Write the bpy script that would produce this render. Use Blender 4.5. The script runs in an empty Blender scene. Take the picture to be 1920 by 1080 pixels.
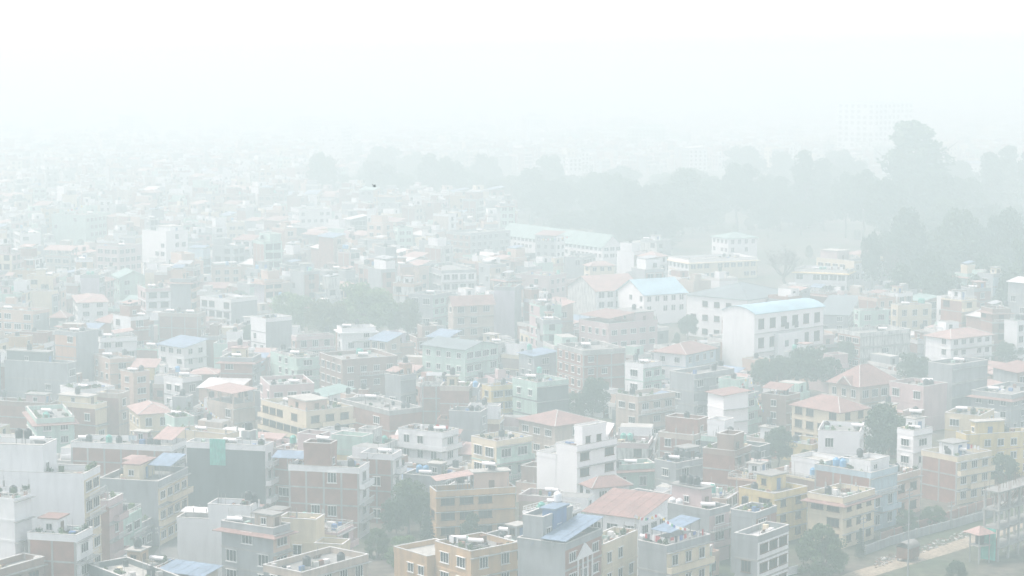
import bpy, math, random
import numpy as np
from mathutils import Vector, Matrix

random.seed(7)
rng = np.random.default_rng(7)
sc = bpy.context.scene
COL = sc.collection

# ------------------------------------------------------------------ camera, sky, sun, exposure
CAM_H, FPX, HORIZON = 82.0, 3900.0, 115.0
PITCH = math.atan((540 - HORIZON) / FPX)
cam = bpy.data.cameras.new('camera')
cam.sensor_width = 36.0
cam.lens = 36.0 * FPX / 1920.0
cam.clip_start, cam.clip_end = 1.0, 30000.0
camo = bpy.data.objects.new('camera', cam)
COL.objects.link(camo)
camo.location = (0, 0, CAM_H)
camo.rotation_euler = (math.pi / 2 - PITCH, 0, 0)
sc.camera = camo

SUN_EL, SUN_AZ = math.radians(60), math.radians(-75)      # azimuth from +Y towards +X
world = bpy.data.worlds.new('World')
sc.world = world
world.use_nodes = True
wn = world.node_tree
wn.nodes.clear()
sky = wn.nodes.new('ShaderNodeTexSky')
sky.sky_type = 'NISHITA'
sky.sun_disc = False
sky.sun_elevation = SUN_EL
sky.sun_rotation = SUN_AZ
sky.air_density = 1.0
sky.dust_density = 1.4
sky.ozone_density = 1.0
hsv = wn.nodes.new('ShaderNodeHueSaturation')
hsv.inputs['Saturation'].default_value = 0.3
bg = wn.nodes.new('ShaderNodeBackground')
bg.inputs['Strength'].default_value = 0.15
wo = wn.nodes.new('ShaderNodeOutputWorld')
wn.links.new(sky.outputs[0], hsv.inputs['Color'])
wn.links.new(hsv.outputs[0], bg.inputs['Color'])
wn.links.new(bg.outputs[0], wo.inputs['Surface'])

sun = bpy.data.lights.new('sun', 'SUN')
sun.energy = 1.5
sun.angle = math.radians(12)
sun.color = (1.0, 0.95, 0.87)
suno = bpy.data.objects.new('sun', sun)
COL.objects.link(suno)
SDIR = Vector((math.cos(SUN_EL) * math.sin(SUN_AZ), math.cos(SUN_EL) * math.cos(SUN_AZ), math.sin(SUN_EL)))
suno.rotation_euler = SDIR.to_track_quat('Z', 'Y').to_euler()
suno.location = (0, 0, 200)

vs = sc.view_settings
vs.view_transform = 'Standard'
vs.look = 'None'
vs.gamma = 1.0
vs.exposure = 1.29
vs.use_curve_mapping = False
sc.render.engine = 'CYCLES'
cy = sc.cycles
cy.max_bounces = 6
cy.diffuse_bounces = 2
cy.glossy_bounces = 2
cy.transmission_bounces = 2
cy.volume_bounces = 3
cy.transparent_max_bounces = 4
cy.use_denoising = True
cy.sample_clamp_indirect = 8.0
HAZE_DENSITY = 0.00178
HAZE_COLOR = (0.672, 0.80, 0.796)
HAZE_ABSORB = (0.13, 0.0, 0.0)       # red is absorbed less, so thin haze is bluish and deep haze white

# ------------------------------------------------------------------ pixel <-> world
CP, SP = math.cos(PITCH), math.sin(PITCH)


def ray(u, v):
    a, b = (u - 960) / FPX, (540 - v) / FPX
    return a, CP + b * SP, -SP + b * CP


def at_height(u, v, z):
    dx, dy, dz = ray(u, v)
    t = (z - CAM_H) / dz
    return Vector((dx * t, dy * t, z))


def at_dist(u, v, d):
    dx, dy, dz = ray(u, v)
    t = d / dy
    return Vector((dx * t, d, CAM_H + dz * t))


def ground(u, v):
    return at_height(u, v, 0.0)


def project(p):
    x, y, z = p[0], p[1], p[2] - CAM_H
    dep = y * CP - z * SP
    up = y * SP + z * CP
    return 960 + FPX * x / dep, 540 - FPX * up / dep


# ------------------------------------------------------------------ materials
MATS = {}


def new_mat(name):
    m = bpy.data.materials.new(name)
    m.use_nodes = True
    MATS[name] = m
    nt = m.node_tree
    b = nt.nodes['Principled BSDF']
    return m, nt, b


def paint(name, rgb, dirt=0.45, rough=0.85, dirt_rgb=None, scale=0.35, metal=0.0, streak=0.25, amp=(0.82, 1.12)):
    """plain colour broken by large stains, rain streaks and a fine grain"""
    m, nt, b = new_mat(name)
    N, L = nt.nodes, nt.links
    geo = N.new('ShaderNodeNewGeometry')
    mp = N.new('ShaderNodeMapping')
    mp.inputs['Scale'].default_value = (1.3, 1.3, streak)
    n1 = N.new('ShaderNodeTexNoise')
    n1.inputs['Scale'].default_value = scale * 2.4
    n1.inputs['Detail'].default_value = 5
    n2 = N.new('ShaderNodeTexNoise')
    n2.inputs['Scale'].default_value = scale * 0.5
    n2.inputs['Detail'].default_value = 3
    L.new(geo.outputs['Position'], mp.inputs['Vector'])
    L.new(mp.outputs[0], n1.inputs['Vector'])
    L.new(geo.outputs['Position'], n2.inputs['Vector'])
    r1 = N.new('ShaderNodeValToRGB')
    r1.color_ramp.elements[0].position = 0.42
    r1.color_ramp.elements[1].position = 0.72
    L.new(n1.outputs['Fac'], r1.inputs[0])
    mul = N.new('ShaderNodeMath')
    mul.operation = 'MULTIPLY'
    mul.inputs[1].default_value = dirt
    L.new(r1.outputs[0], mul.inputs[0])
    mix = N.new('ShaderNodeMixRGB')
    mix.inputs[1].default_value = (*rgb, 1)
    if dirt_rgb is None:
        g = sum(rgb) / 3
        dirt_rgb = tuple(0.45 * (0.6 * c + 0.4 * g) for c in rgb)
    mix.inputs[2].default_value = (*dirt_rgb, 1)
    L.new(mul.outputs[0], mix.inputs[0])
    br = N.new('ShaderNodeMapRange')
    br.inputs['From Min'].default_value = 0.3
    br.inputs['From Max'].default_value = 0.7
    br.inputs['To Min'].default_value = amp[0]
    br.inputs['To Max'].default_value = amp[1]
    L.new(n2.outputs['Fac'], br.inputs['Value'])
    mx = N.new('ShaderNodeVectorMath')
    mx.operation = 'SCALE'
    L.new(mix.outputs[0], mx.inputs[0])
    L.new(br.outputs[0], mx.inputs['Scale'])
    L.new(mx.outputs[0], b.inputs['Base Color'])
    b.inputs['Roughness'].default_value = rough
    b.inputs['Metallic'].default_value = metal
    return m


def plain(name, rgb, rough=0.6, metal=0.0, spec=0.5):
    m, nt, b = new_mat(name)
    b.inputs['Base Color'].default_value = (*rgb, 1)
    b.inputs['Roughness'].default_value = rough
    b.inputs['Metallic'].default_value = metal
    b.inputs['Specular IOR Level'].default_value = spec
    return m


WALLS = {  # everyday colour word -> base colour
    'white': (0.77, 0.785, 0.785), 'bright white': (0.86, 0.865, 0.86), 'cream': (0.68, 0.59, 0.42), 'peach': (0.56, 0.40, 0.31),
    'pink': (0.53, 0.40, 0.39), 'mint': (0.42, 0.58, 0.50), 'pale blue': (0.42, 0.54, 0.60),
    'yellow': (0.66, 0.53, 0.24), 'ochre': (0.52, 0.35, 0.19), 'grey': (0.31, 0.33, 0.335),
    'dark grey': (0.13, 0.155, 0.155), 'beige': (0.46, 0.38, 0.31), 'brown': (0.30, 0.21, 0.17),
    'orange': (0.52, 0.31, 0.21), 'lilac': (0.48, 0.44, 0.50),
}
for k, c in WALLS.items():
    paint('wall ' + k, c, dirt=0.22 if k in ('white', 'cream', 'pink', 'peach') else (0.1 if k == 'bright white' else 0.42), amp=(0.96, 1.04) if 'white' in k else (0.84, 1.1))
paint('wall stained', (0.60, 0.61, 0.58), dirt=0.95, dirt_rgb=(0.16, 0.17, 0.16), scale=0.6)
paint('brick', (0.31, 0.165, 0.125), dirt=0.5, dirt_rgb=(0.20, 0.12, 0.10), scale=1.4, streak=2.0)
paint('concrete', (0.36, 0.36, 0.34), dirt=0.6)
paint('roof concrete', (0.27, 0.27, 0.255), dirt=0.75, dirt_rgb=(0.17, 0.17, 0.16), scale=0.5, streak=1.0)
paint('roof pale', (0.44, 0.43, 0.39), dirt=0.6, scale=0.5, streak=1.0)
paint('coping', (0.60, 0.59, 0.56), dirt=0.4)
paint('terracotta', (0.30, 0.18, 0.155), dirt=0.65, scale=0.8, streak=1.0, rough=0.7)
paint('terracotta pale', (0.41, 0.275, 0.24), dirt=0.65, scale=0.8, streak=1.0, rough=0.7)
paint('blue tin', (0.20, 0.28, 0.375), dirt=0.6, scale=0.6, streak=1.0, rough=0.8)
paint('pale blue tin', (0.32, 0.50, 0.58), dirt=0.25, scale=0.4, streak=1.0, rough=0.8)
paint('grey tin', (0.36, 0.38, 0.39), dirt=0.4, scale=0.8, streak=1.0, rough=0.45)
paint('white tin', (0.62, 0.62, 0.61), dirt=0.25, scale=0.8, streak=1.0, rough=0.4)
paint('green tin', (0.24, 0.36, 0.33), dirt=0.35, scale=0.6, streak=1.0, rough=0.8)
paint('slate tin', (0.15, 0.19, 0.20), dirt=0.35, scale=0.6, streak=1.0, rough=0.6)
plain('glass', (0.028, 0.035, 0.038), rough=0.15, spec=0.22)
plain('interior', (0.05, 0.05, 0.05), rough=0.9)
paint('frame white', (0.74, 0.74, 0.72), dirt=0.2)
paint('frame brown', (0.14, 0.085, 0.055), dirt=0.2)
plain('tank black', (0.028, 0.032, 0.036), rough=0.45)
plain('tank blue', (0.12, 0.33, 0.55), rough=0.4)
plain('tank green', (0.08, 0.35, 0.28), rough=0.45)
plain('tank white', (0.72, 0.73, 0.73), rough=0.4)
plain('steel', (0.88, 0.88, 0.88), rough=0.3)  # matt white that puts the heater tanks' sun glint into the colour
plain('tubes', (0.04, 0.05, 0.08), rough=0.2)
paint('metal pole', (0.30, 0.31, 0.31), dirt=0.5, rough=0.5)
paint('rust', (0.22, 0.12, 0.08), dirt=0.6, scale=2)
paint('net green', (0.10, 0.45, 0.36), dirt=0.35, scale=2)
paint('door blue', (0.12, 0.22, 0.42), dirt=0.3)
paint('door brown', (0.16, 0.09, 0.06), dirt=0.3)
paint('bark', (0.14, 0.11, 0.085), dirt=0.5, scale=3)
paint('pot', (0.42, 0.20, 0.13), dirt=0.4, scale=3)
paint('dirt road', (0.36, 0.30, 0.22), dirt=0.9, dirt_rgb=(0.13, 0.115, 0.08), scale=0.55, streak=1)
paint('street', (0.20, 0.20, 0.19), dirt=0.5, scale=0.5, streak=1)
paint('rubble', (0.26, 0.25, 0.23), dirt=0.8, scale=4, streak=1)
for k, c in {'cloth white': (0.75, 0.75, 0.74), 'cloth red': (0.52, 0.06, 0.07), 'cloth blue': (0.08, 0.15, 0.4),
             'cloth yellow': (0.68, 0.48, 0.08), 'cloth green': (0.10, 0.34, 0.18), 'cloth dark': (0.05, 0.05, 0.07)}.items():
    plain(k, c, rough=0.9)
plain('bird', (0.04, 0.04, 0.045), rough=0.8)


def foliage(name, c0, c1):
    m, nt, b = new_mat(name)
    N, L = nt.nodes, nt.links
    geo = N.new('ShaderNodeNewGeometry')
    rmp = N.new('ShaderNodeMixRGB')
    rmp.inputs[1].default_value = (*c0, 1)
    rmp.inputs[2].default_value = (*c1, 1)
    L.new(geo.outputs['Random Per Island'], rmp.inputs[0])
    L.new(rmp.outputs[0], b.inputs['Base Color'])
    b.inputs['Roughness'].default_value = 0.6
    b.inputs['Specular IOR Level'].default_value = 0.25
    return m


foliage('leaf dark', (0.036, 0.062, 0.031), (0.075, 0.118, 0.055))
foliage('leaf mid', (0.050, 0.085, 0.032), (0.10, 0.15, 0.060))
foliage('leaf bright', (0.085, 0.15, 0.040), (0.17, 0.25, 0.085))
foliage('leaf olive', (0.080, 0.095, 0.035), (0.16, 0.17, 0.065))
foliage('leaf conifer', (0.028, 0.052, 0.036), (0.055, 0.088, 0.058))


def ground_mat():
    m, nt, b = new_mat('ground')
    N, L = nt.nodes, nt.links
    geo = N.new('ShaderNodeNewGeometry')
    n1 = N.new('ShaderNodeTexNoise')
    n1.inputs['Scale'].default_value = 0.035
    n1.inputs['Detail'].default_value = 6
    n2 = N.new('ShaderNodeTexNoise')
    n2.inputs['Scale'].default_value = 0.6
    n2.inputs['Detail'].default_value = 6
    L.new(geo.outputs['Position'], n1.inputs['Vector'])
    L.new(geo.outputs['Position'], n2.inputs['Vector'])
    r1 = N.new('ShaderNodeValToRGB')
    e = r1.color_ramp.elements
    e[0].position, e[0].color = 0.42, (0.12, 0.105, 0.085, 1)
    e[1].position, e[1].color = 0.60, (0.055, 0.075, 0.035, 1)
    L.new(n1.outputs['Fac'], r1.inputs[0])
    r2 = N.new('ShaderNodeValToRGB')
    r2.color_ramp.elements[0].position = 0.35
    r2.color_ramp.elements[0].color = (0.6, 0.6, 0.6, 1)
    r2.color_ramp.elements[1].position = 0.7
    r2.color_ramp.elements[1].color = (1.35, 1.3, 1.25, 1)
    L.new(n2.outputs['Fac'], r2.inputs[0])
    mx = N.new('ShaderNodeMixRGB')
    mx.blend_type = 'MULTIPLY'
    mx.inputs[0].default_value = 1
    L.new(r1.outputs[0], mx.inputs[1])
    L.new(r2.outputs[0], mx.inputs[2])
    L.new(mx.outputs[0], b.inputs['Base Color'])
    b.inputs['Roughness'].default_value = 0.95


ground_mat()


# ------------------------------------------------------------------ mesh builder
class MB:
    def __init__(self):
        self.v, self.f, self.m = [], [], []

    def quad(self, a, b, c, d, m=0):
        n = len(self.v)
        self.v += [tuple(a), tuple(b), tuple(c), tuple(d)]
        self.f.append((n, n + 1, n + 2, n + 3))
        self.m.append(m)

    def tri(self, a, b, c, m=0):
        n = len(self.v)
        self.v += [tuple(a), tuple(b), tuple(c)]
        self.f.append((n, n + 1, n + 2))
        self.m.append(m)

    def box(self, x0, x1, y0, y1, z0, z1, m=0, ms=None):
        """ms: materials for (-x, -y, +x, +y, top, bottom)"""
        n = len(self.v)
        self.v += [(x0, y0, z0), (x1, y0, z0), (x1, y1, z0), (x0, y1, z0),
                   (x0, y0, z1), (x1, y0, z1), (x1, y1, z1), (x0, y1, z1)]
        fs = [(0, 4, 7, 3), (0, 1, 5, 4), (1, 2, 6, 5), (2, 3, 7, 6), (4, 5, 6, 7), (0, 3, 2, 1)]
        for i, q in enumerate(fs):
            self.f.append(tuple(n + k for k in q))
            self.m.append(ms[i] if ms else m)
        return self

    def prism(self, base, top, m=0):
        """two loops of equal length, joined"""
        n, k = len(self.v), len(base)
        self.v += [tuple(p) for p in base] + [tuple(p) for p in top]
        for i in range(k):
            j = (i + 1) % k
            self.f.append((n + i, n + j, n + k + j, n + k + i))
            self.m.append(m)
        self.f.append(tuple(n + k + i for i in range(k)))
        self.m.append(m)
        self.f.append(tuple(n + i for i in reversed(range(k))))
        self.m.append(m)
        return self

    def ring(self, x0, x1, y0, y1, z0, z1, t, m=0):
        """a rectangular wall ring of thickness t (outer size given)"""
        n = len(self.v)
        for (a, b, c, d) in ((x0, x1, y0, y1), (x0 + t, x1 - t, y0 + t, y1 - t)):
            for z in (z0, z1):
                self.v += [(a, c, z), (b, c, z), (b, d, z), (a, d, z)]
        for i in range(4):
            j = (i + 1) % 4
            self.f += [(n + i, n + j, n + 4 + j, n + 4 + i), (n + 8 + j, n + 8 + i, n + 12 + i, n + 12 + j),
                       (n + 4 + i, n + 4 + j, n + 12 + j, n + 12 + i), (n + j, n + i, n + 8 + i, n + 8 + j)]
            self.m += [m] * 4
        return self

    def lathe(self, prof, seg=12, m=0, cx=0, cy=0):
        n = len(self.v)
        for r, z in prof:
            for i in range(seg):
                a = 2 * math.pi * i / seg
                self.v.append((cx + r * math.cos(a), cy + r * math.sin(a), z))
        for k in range(len(prof) - 1):
            for i in range(seg):
                j = (i + 1) % seg
                self.f.append((n + k * seg + i, n + k * seg + j, n + (k + 1) * seg + j, n + (k + 1) * seg + i))
                self.m.append(m)
        return self

    def tube(self, p, q, r0, r1, seg=6, m=0):
        p, q = Vector(p), Vector(q)
        d = (q - p).normalized()
        a = d.orthogonal().normalized()
        b = d.cross(a)
        base = [p + (a * math.cos(2 * math.pi * i / seg) + b * math.sin(2 * math.pi * i / seg)) * r0 for i in range(seg)]
        top = [q + (a * math.cos(2 * math.pi * i / seg) + b * math.sin(2 * math.pi * i / seg)) * r1 for i in range(seg)]
        return self.prism(base, top, m)

    def mesh(self, name, mats):
        me = bpy.data.meshes.new(name)
        me.from_pydata(self.v, [], self.f)
        for k in mats:
            me.materials.append(MATS[k])
        if len(mats) > 1:
            me.polygons.foreach_set('material_index', self.m)
        me.update()
        return me

    def build(self, name, mats, parent=None, loc=(0, 0, 0), rot=0.0):
        return link(name, self.mesh(name, [mats] if isinstance(mats, str) else mats), parent, loc, rot)


def link(name, data, parent=None, loc=(0, 0, 0), rot=0.0):
    o = bpy.data.objects.new(name, data)
    COL.objects.link(o)
    o.location = loc
    o.rotation_euler = (0, 0, rot)
    if parent is not None:
        o.parent = parent
    return o


USED = set()


def tag(o, label, cat, group=None):
    o['label'] = label
    o['category'] = cat
    USED.add(label)
    if group:
        o['group'] = group
    return o


def structure(name, mb, mat):
    o = mb.build(name, mat)
    o['kind'] = 'structure'
    return o


# ------------------------------------------------------------------ the houses read off the photograph
class House:
    pass


HOUSES = []
DEFH = dict(L='white', R='white', roof='flat', n=None, feats=(), name='house', cat='house', wl=0.9, wr=0.9, bal=0,
            tanks=None, solar=None, par='wall', rmat=None, frame='white', skirt=None, rise=2.2, group=None)


def hero(ref, u, v, uL, uR, th, h=None, d=None, **kw):
    s = House()
    s.__dict__.update(DEFH)
    s.__dict__.update(kw)
    s.ref, s.hero = ref, True
    c = at_height(u, v, h) if d is None else at_dist(u, v, d)
    s.h = c.z
    setup(s, c.x, c.y, math.radians(th))

    def ext(k_u, dx, dy):
        k = (k_u - 960) / FPX
        dep = c.y * CP - (c.z - CAM_H) * SP
        return (k * dep - c.x) / (dx - k * dy * CP)
    s.wL = ext(uL, s.dL[0], s.dL[1])
    s.wR = ext(uR, s.dR[0], s.dR[1])
    s.wL = min(max(s.wL, 4.0), 90)
    s.wR = min(max(s.wR, 4.0), 60)
    HOUSES.append(s)
    return s


def setup(s, x, y, th):
    s.x, s.y, s.th = x, y, th
    s.dL = (-math.cos(th), math.sin(th))
    s.dR = (math.sin(th), math.cos(th))
    s.d = y


def hw(s, X, Y, Z=0.0):
    """house coordinates (X along the right-hand face, Y along the left-hand face) -> world"""
    return Vector((s.x + X * s.dR[0] + Y * s.dL[0], s.y + X * s.dR[1] + Y * s.dL[1], Z))


B = 'brick'
# -- front row, left
hero('tall blank white house with two tanks', 157, 888, -40, 187, 10, d=312, L='white', R='cream', wl=0, bal=2,
     feats=[('block', 0.0, .8, .38, 1.0, 3.4, 'white')], tanks=[(.35, .62, 'black', 1.2, 2, 4.1)], solar=[(.3, .48, 3.4)])
hero('low white house with planted terrace', 142, 1003, 52, 173, 14, d=296, L='brickframe', R='white', bal=1,
     feats=[('hut', .35, .9, .5, .85, 2.6, 'white', 'terracotta')], wl=0, tanks=[], solar=[], plants=10)
hero('white stair tower with railed tank', 26, 926, -70, 46, 25, d=298, L='white', R='white', par='rail', wl=.2, wr=.3,
     tanks=[(.5, .18, 'black', .2, 1, 0)], solar=[])
hero('brown terrace with plant pots', -60, 1084, 80, 82, 31, d=283, L='brown', R='brown', tanks=[], solar=[], frame='brown', plants=6)
hero('dark roof terrace at the bottom edge', 262, 1093, 166, 336, 50, d=288, L='dark grey', R='dark grey', rmat='roof pale', tanks=[(.75, .35, 'black', .2, 1, 0)], solar=[])
hero('low shed with blue roof at bottom edge', 378, 1082, 300, 400, 28, d=297, L='brown', R='beige', roof='mono', rmat='blue tin', rise=.6, tanks=[], solar=[])
hero('narrow brick house with pink front', 204, 938, 176, 230, 12, d=326, L=B, R='pink', wl=0, bal=3, tanks=[], solar=[])
hero('narrow grey-green house with roof railing', 231, 962, 205, 265, 13, d=334.5, L='mint', R='mint', par='rail', bal=2, tanks=[], solar=[])
hero('low grey house beside the lane', 256, 985, 240, 286, 14, d=341.5, L='grey', R='grey', rmat='roof pale', tanks=[], solar=[])
hero('big grey house with blue roof shed', 296, 902, 186, 352, 14.5, d=347, L='grey', R='cream', wl=0, bal=3,
     feats=[('hut', .25, .75, .45, .72, 2.8, 'cream', 'terracotta'), ('canopy', .45, 1.0, .02, .42, 2.3, 3.2, 'blue tin'),
            ('hut', .7, .98, .74, .95, 2.4, 'peach', 'terracotta pale')], tanks=[(.45, .85, 'black', .2, 1, 0)], solar=[])
hero('wide brick house with red sloping shed', 321, 836, 133, 350, 13, d=377, L='brickframe', R='white', wl=0,
     feats=[('canopy', .1, 1.0, .0, .2, 1.8, 3.0, 'terracotta pale'), ('hut', .7, .95, .35, .48, 2.2, 'pink', 'roof pale')],
     tanks=[(.25, .86, 'black', .6, 1, 0), (.5, .7, 'green', .3, 1, 0), (.5, .6, 'black', .2, 1, 0), (.5, .25, 'black', .2, 2, 0)], solar=[(.4, .93, 0)])
hero('cream house with mint parapet', 424, 814, 330, 448, 30, d=398, L='cream', R='mint', wl=.1, tanks=[], solar=[(.4, .6, 0)])
hero('huge dark cement wall building', 497, 835, 350, 509, 14, d=366, L='dark grey', R='white', wl=0, bal=3, name='building', cat='building',
     tanks=[(.5, .1, 'black', .2, 1, 0)], solar=[(.5, .5, 0)])
hero('stepped white house with tin shed', 469, 948, 390, 486, 12, d=322, L='white', R='white', wl=0, wr=.2,
     feats=[('wing', 0, .8, 1.0, 1.75, -3.2, 'white'), ('canopy', .05, .75, 1.04, 1.7, -.7, -.5, 'white tin')],
     tanks=[(.5, .15, 'black', 1.4, 1, 0), (.7, .05, 'black', .8, 1, 0)], solar=[])
hero('grey house with peach side and red skirt', 512, 990, 415, 536, 32, d=303, L='grey', R='peach', skirt='terracotta', wl=.3,
     feats=[('hut', .3, .8, .1, .45, 2.4, 'beige', 'roof concrete')], tanks=[], solar=[(.2, .8, 0)])
hero('cream flat-roofed house with white window', 592, 974, 522, 603, 14, d=312, L='cream', R='cream', wl=.6, tanks=[], solar=[],
     feats=[('wing', -.25, .7, -.75, -.02, -4.2, 'cream')])
hero('low dark terrace with open roof tank', 566, 1073, 494, 690, 38, d=288, L='dark grey', R='beige', tanks=[(.3, .4, 'black', .6, 1, 0), (.7, .2, 'black', .3, 1, 0)], solar=[])
hero('large brick house with stepped top', 673, 877, 541, 692, 14, d=352, L='brickframe', R='white', wl=.1, bal=4,
     feats=[('block', .0, .6, .40, .78, 3.2, B), ('canopy', .0, .6, .79, 1.25, 1.9, 2.6, 'blue tin')], tanks=[(.6, .2, 'black', .3, 1, 0), (.4, .6, 'black', .3, 1, 3.2)], solar=[(.3, .55, 3.2)])
hero('tall narrow brick house with tube heater', 736, 852, 676, 753, 16, d=364, L='brickframe', R='white', wl=.45, bal=5, tanks=[], solar=[(.4, .35, 0)])
hero('pale mint house with wraparound balconies', 829, 811, 747, 859, 32, d=404, L='white', R='white', skirt=None, bal=4, wl=.8, tanks=[(.4, .4, 'black', .3, 1, 0)], solar=[(.4, .2, 0)], Lbal=True)
hero('ochre house with red gabled roof terrace', 818, 921, 806, 966, 74, d=351, L='ochre', R='ochre', wl=.3, frame='brown',
     feats=[('canopy', .0, .48, .0, .9, 2.6, 3.4, 'terracotta pale'), ('hut', .5, .95, .3, .8, 3.4, 'peach', 'roof pale')],
     tanks=[(.35, .6, 'black', 1.8, 2, 2), (.75, .5, 'black', .3, 1, 3.4)], solar=[(.7, .4, 3.4)])
hero('ochre corner house with flat white-rimmed roof', 883, 1033, 816, 970, 50, d=302, L='ochre', R='ochre', tanks=[], solar=[(.45, .45, 0), (.35, .8, 0)],
     feats=[('wing', -.15, .75, 1.03, 2.0, -3.0, 'ochre')])
# -- front row, centre and right
hero('brick-red house with white pediment', 1060, 1019, 971, 1128, 30, d=292, L='grey', R=B, wl=0,
     feats=[('block', .1, .9, .55, .98, 2.4, 'grey'), ('canopy', -.03, 1.02, -.03, .5, 1.2, 2.6, 'blue tin'), ('hut', .35, .7, .52, .76, 4.6, 'door blue', 'blue tin')],
     tanks=[(.75, .75, 'white', 1.4, 1, 2.4)], solar=[])
hero('cream house beside the white pediment', 1130, 1021, 1118, 1195, 30, d=303.5, L='cream', R='cream', wl=0, rmat='roof pale', tanks=[], solar=[])
hero('grey house with laundry and blue awning', 1250, 1023, 1197, 1331, 43, d=301, L='grey', R='cream', bal=2, wl=.15,
     feats=[('canopy', .15, .85, .1, .8, 2.4, 3.4, 'blue tin')], tanks=[], solar=[(.15, .9, 0)])
hero('house under a wide red tin roof', 1199, 974, 1098, 1252, 32, d=320, L='white', R='white', roof='mono', rmat='terracotta', rise=2.0,
     tanks=[], solar=[])
hero('broad grey flat-roofed house with pink side', 1330, 956, 1158, 1368, 43, d=334, L='grey', R='pink', bal=3, wl=0, rmat='roof pale',
     feats=[('hut', .45, .95, .18, .5, 3.4, 'pink', 'roof concrete')], tanks=[(.6, .34, 'black', .3, 3, 3.4), (.2, .4, 'white', .2, 2, 0)], solar=[(.4, .1, 0)])
hero('grey and brick house by the lane corner', 1418, 961, 1371, 1456, 36, d=326, L='grey', R=B, bal=3, wl=0, rmat='roof pale', tanks=[], solar=[])
hero('low white annex with tin awning', 1421, 1005, 1414, 1479, 36, d=312, L='grey', R='white', frame='brown', tanks=[], solar=[], rmat='white tin')
hero('stepped white house with big windows', 1082, 836, 1043, 1156, 44, d=372, L='bright white', R='bright white', wl=0, frame='brown',
     feats=[('block', .15, .75, .02, .42, 2.6, 'bright white'), ('wing', 0, .7, 1.02, 1.95, -3.0, 'bright white'), ('canopy', .75, .98, .05, .5, .8, 3.6, 'white tin')], tanks=[], solar=[])
hero('green-grey house with red eaves', 1145, 872, 1132, 1228, 76, d=392, L='mint', R='mint', skirt='terracotta', tanks=[(.15, .4, 'black', .3, 3, 0)], solar=[(.5, .3, 0)])
hero('small white house with red hipped roof', 1112, 914, 1100, 1180, 66, d=362, L='white', R='white', roof='hip', rmat='terracotta', rise=1.6, tanks=[], solar=[])
hero('grey rooftop house crowded with tanks', 1268, 868, 1228, 1330, 48, d=386, L='grey', R='grey', tanks=[(.5, .5, 'black', 1.2, 3, 0), (.2, .8, 'black', .3, 1, 0), (.85, .3, 'black', .3, 1, 0)], solar=[(.3, .6, 0)],
     feats=[('hut', .55, .95, .4, .9, 2.6, 'grey', 'roof concrete')])
hero('bright yellow house with rooftop room', 1452, 925, 1386, 1513, 46, d=348, L='yellow', R='yellow', wl=.4, frame='brown',
     feats=[('hut', .5, .95, .55, .98, 2.6, 'yellow', 'roof concrete')], tanks=[(.2, .75, 'black', .3, 1, 0)], solar=[])
hero('cream roadside house with red eaves', 1581, 933, 1515, 1640, 41, d=345, L='cream', R='cream', skirt='terracotta', wl=.6, frame='brown',
     rmat='roof concrete', tanks=[(.3, .7, 'black', .3, 1, 0)], solar=[])
hero('pale blue fronted brick house', 1633, 886, 1528, 1683, 43, d=357.5, L='brickframe', R='pale blue', bal=4, wl=0, rmat='roof pale',
     feats=[('block', .15, .85, .08, .45, 1.0, 'white')], tanks=[(.4, .75, 'blue', .4, 2, 0), (.5, .5, 'black', .4, 2, 0)], solar=[])
hero('peach three-storey roadside house', 1677, 892, 1660, 1726, 44, d=368.5, L='peach', R='peach', wl=0, tanks=[(.3, .5, 'black', 1.2, 2, 0)], solar=[], frame='brown')
hero('tall brick house with yellow front', 1795, 856, 1728, 1859, 52, d=380, L='brickframe', R='cream', wl=0, bal=3,
     feats=[('hut', .3, .7, .4, .8, 2.4, 'white', 'roof concrete')], tanks=[(.15, .4, 'black', .3, 1, 0)], solar=[(.5, .4, 2.4)])
hero('ochre house with long red canopy', 1812, 815, 1794, 1965, 73, d=404, L='yellow', R='yellow', wl=0,
     feats=[('canopy', .35, .98, -.03, .3, -2.6, -2.0, 'terracotta pale'), ('hut', .15, .5, .3, .8, 3.0, 'yellow', 'roof pale')], tanks=[(.55, .5, 'black', .3, 1, 0)], solar=[])
# -- second row and middle distance, left
hero('peach house at the left edge', 62, 583, -15, 92, 25, h=12, L='peach', R='grey', wl=.9, wr=.1)
hero('cement house with dark rooftop room', 126, 681, 8, 140, 20, h=11, L='grey', R='grey', wl=.25, feats=[('hut', .2, .9, .35, 1.0, 3.0, 'dark grey', 'roof concrete')], solar=[])
hero('orange-topped grey tower house', 142, 623, 103, 184, 35, h=15, L='orange', R='grey', wl=.4, wr=0)
hero('white house under red awning', 188, 634, 178, 257, 70, h=9, L='white', R='white', feats=[('canopy', .4, .95, .1, .8, 1.8, 2.4, 'terracotta pale')])
hero('white house with bright blue tin roof', 345, 653, 297, 387, 42, h=8, L='white', R='white', roof='mono', rmat='blue tin', rise=1.6, tanks=[])
hero('peach terrace house below the red awning', 206, 673, 176, 252, 58, h=9, L='peach', R='peach')
hero('small peach house with parapet terrace', 250, 698, 226, 280, 45, h=9, L='peach', R='peach')
hero('white house with deep parapet', 342, 709, 307, 378, 45, h=8, L='white', R='grey', solar=[(.6, .5, 0)])
hero('open house under square red roof', 437, 739, 388, 478, 48, h=9.5, L='beige', R='beige', roof='mono', rmat='terracotta pale', rise=.5, openstorey=True, tanks=[], solar=[])
hero('white terrace crowded with plants', 146, 731, 113, 215, 52, h=8, L='white', R='beige', plants=12)
hero('plain dark brick block', 222, 738, 181, 242, 20, h=10, L=B, R='beige', wl=0, rmat='grey tin', tanks=[])
hero('brick house with cream top', 178, 758, 100, 200, 25, h=8.5, L=B, R='cream', wl=.1, feats=[('hut', .1, .9, .2, .9, 2.2, 'cream', 'roof pale')])
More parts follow.
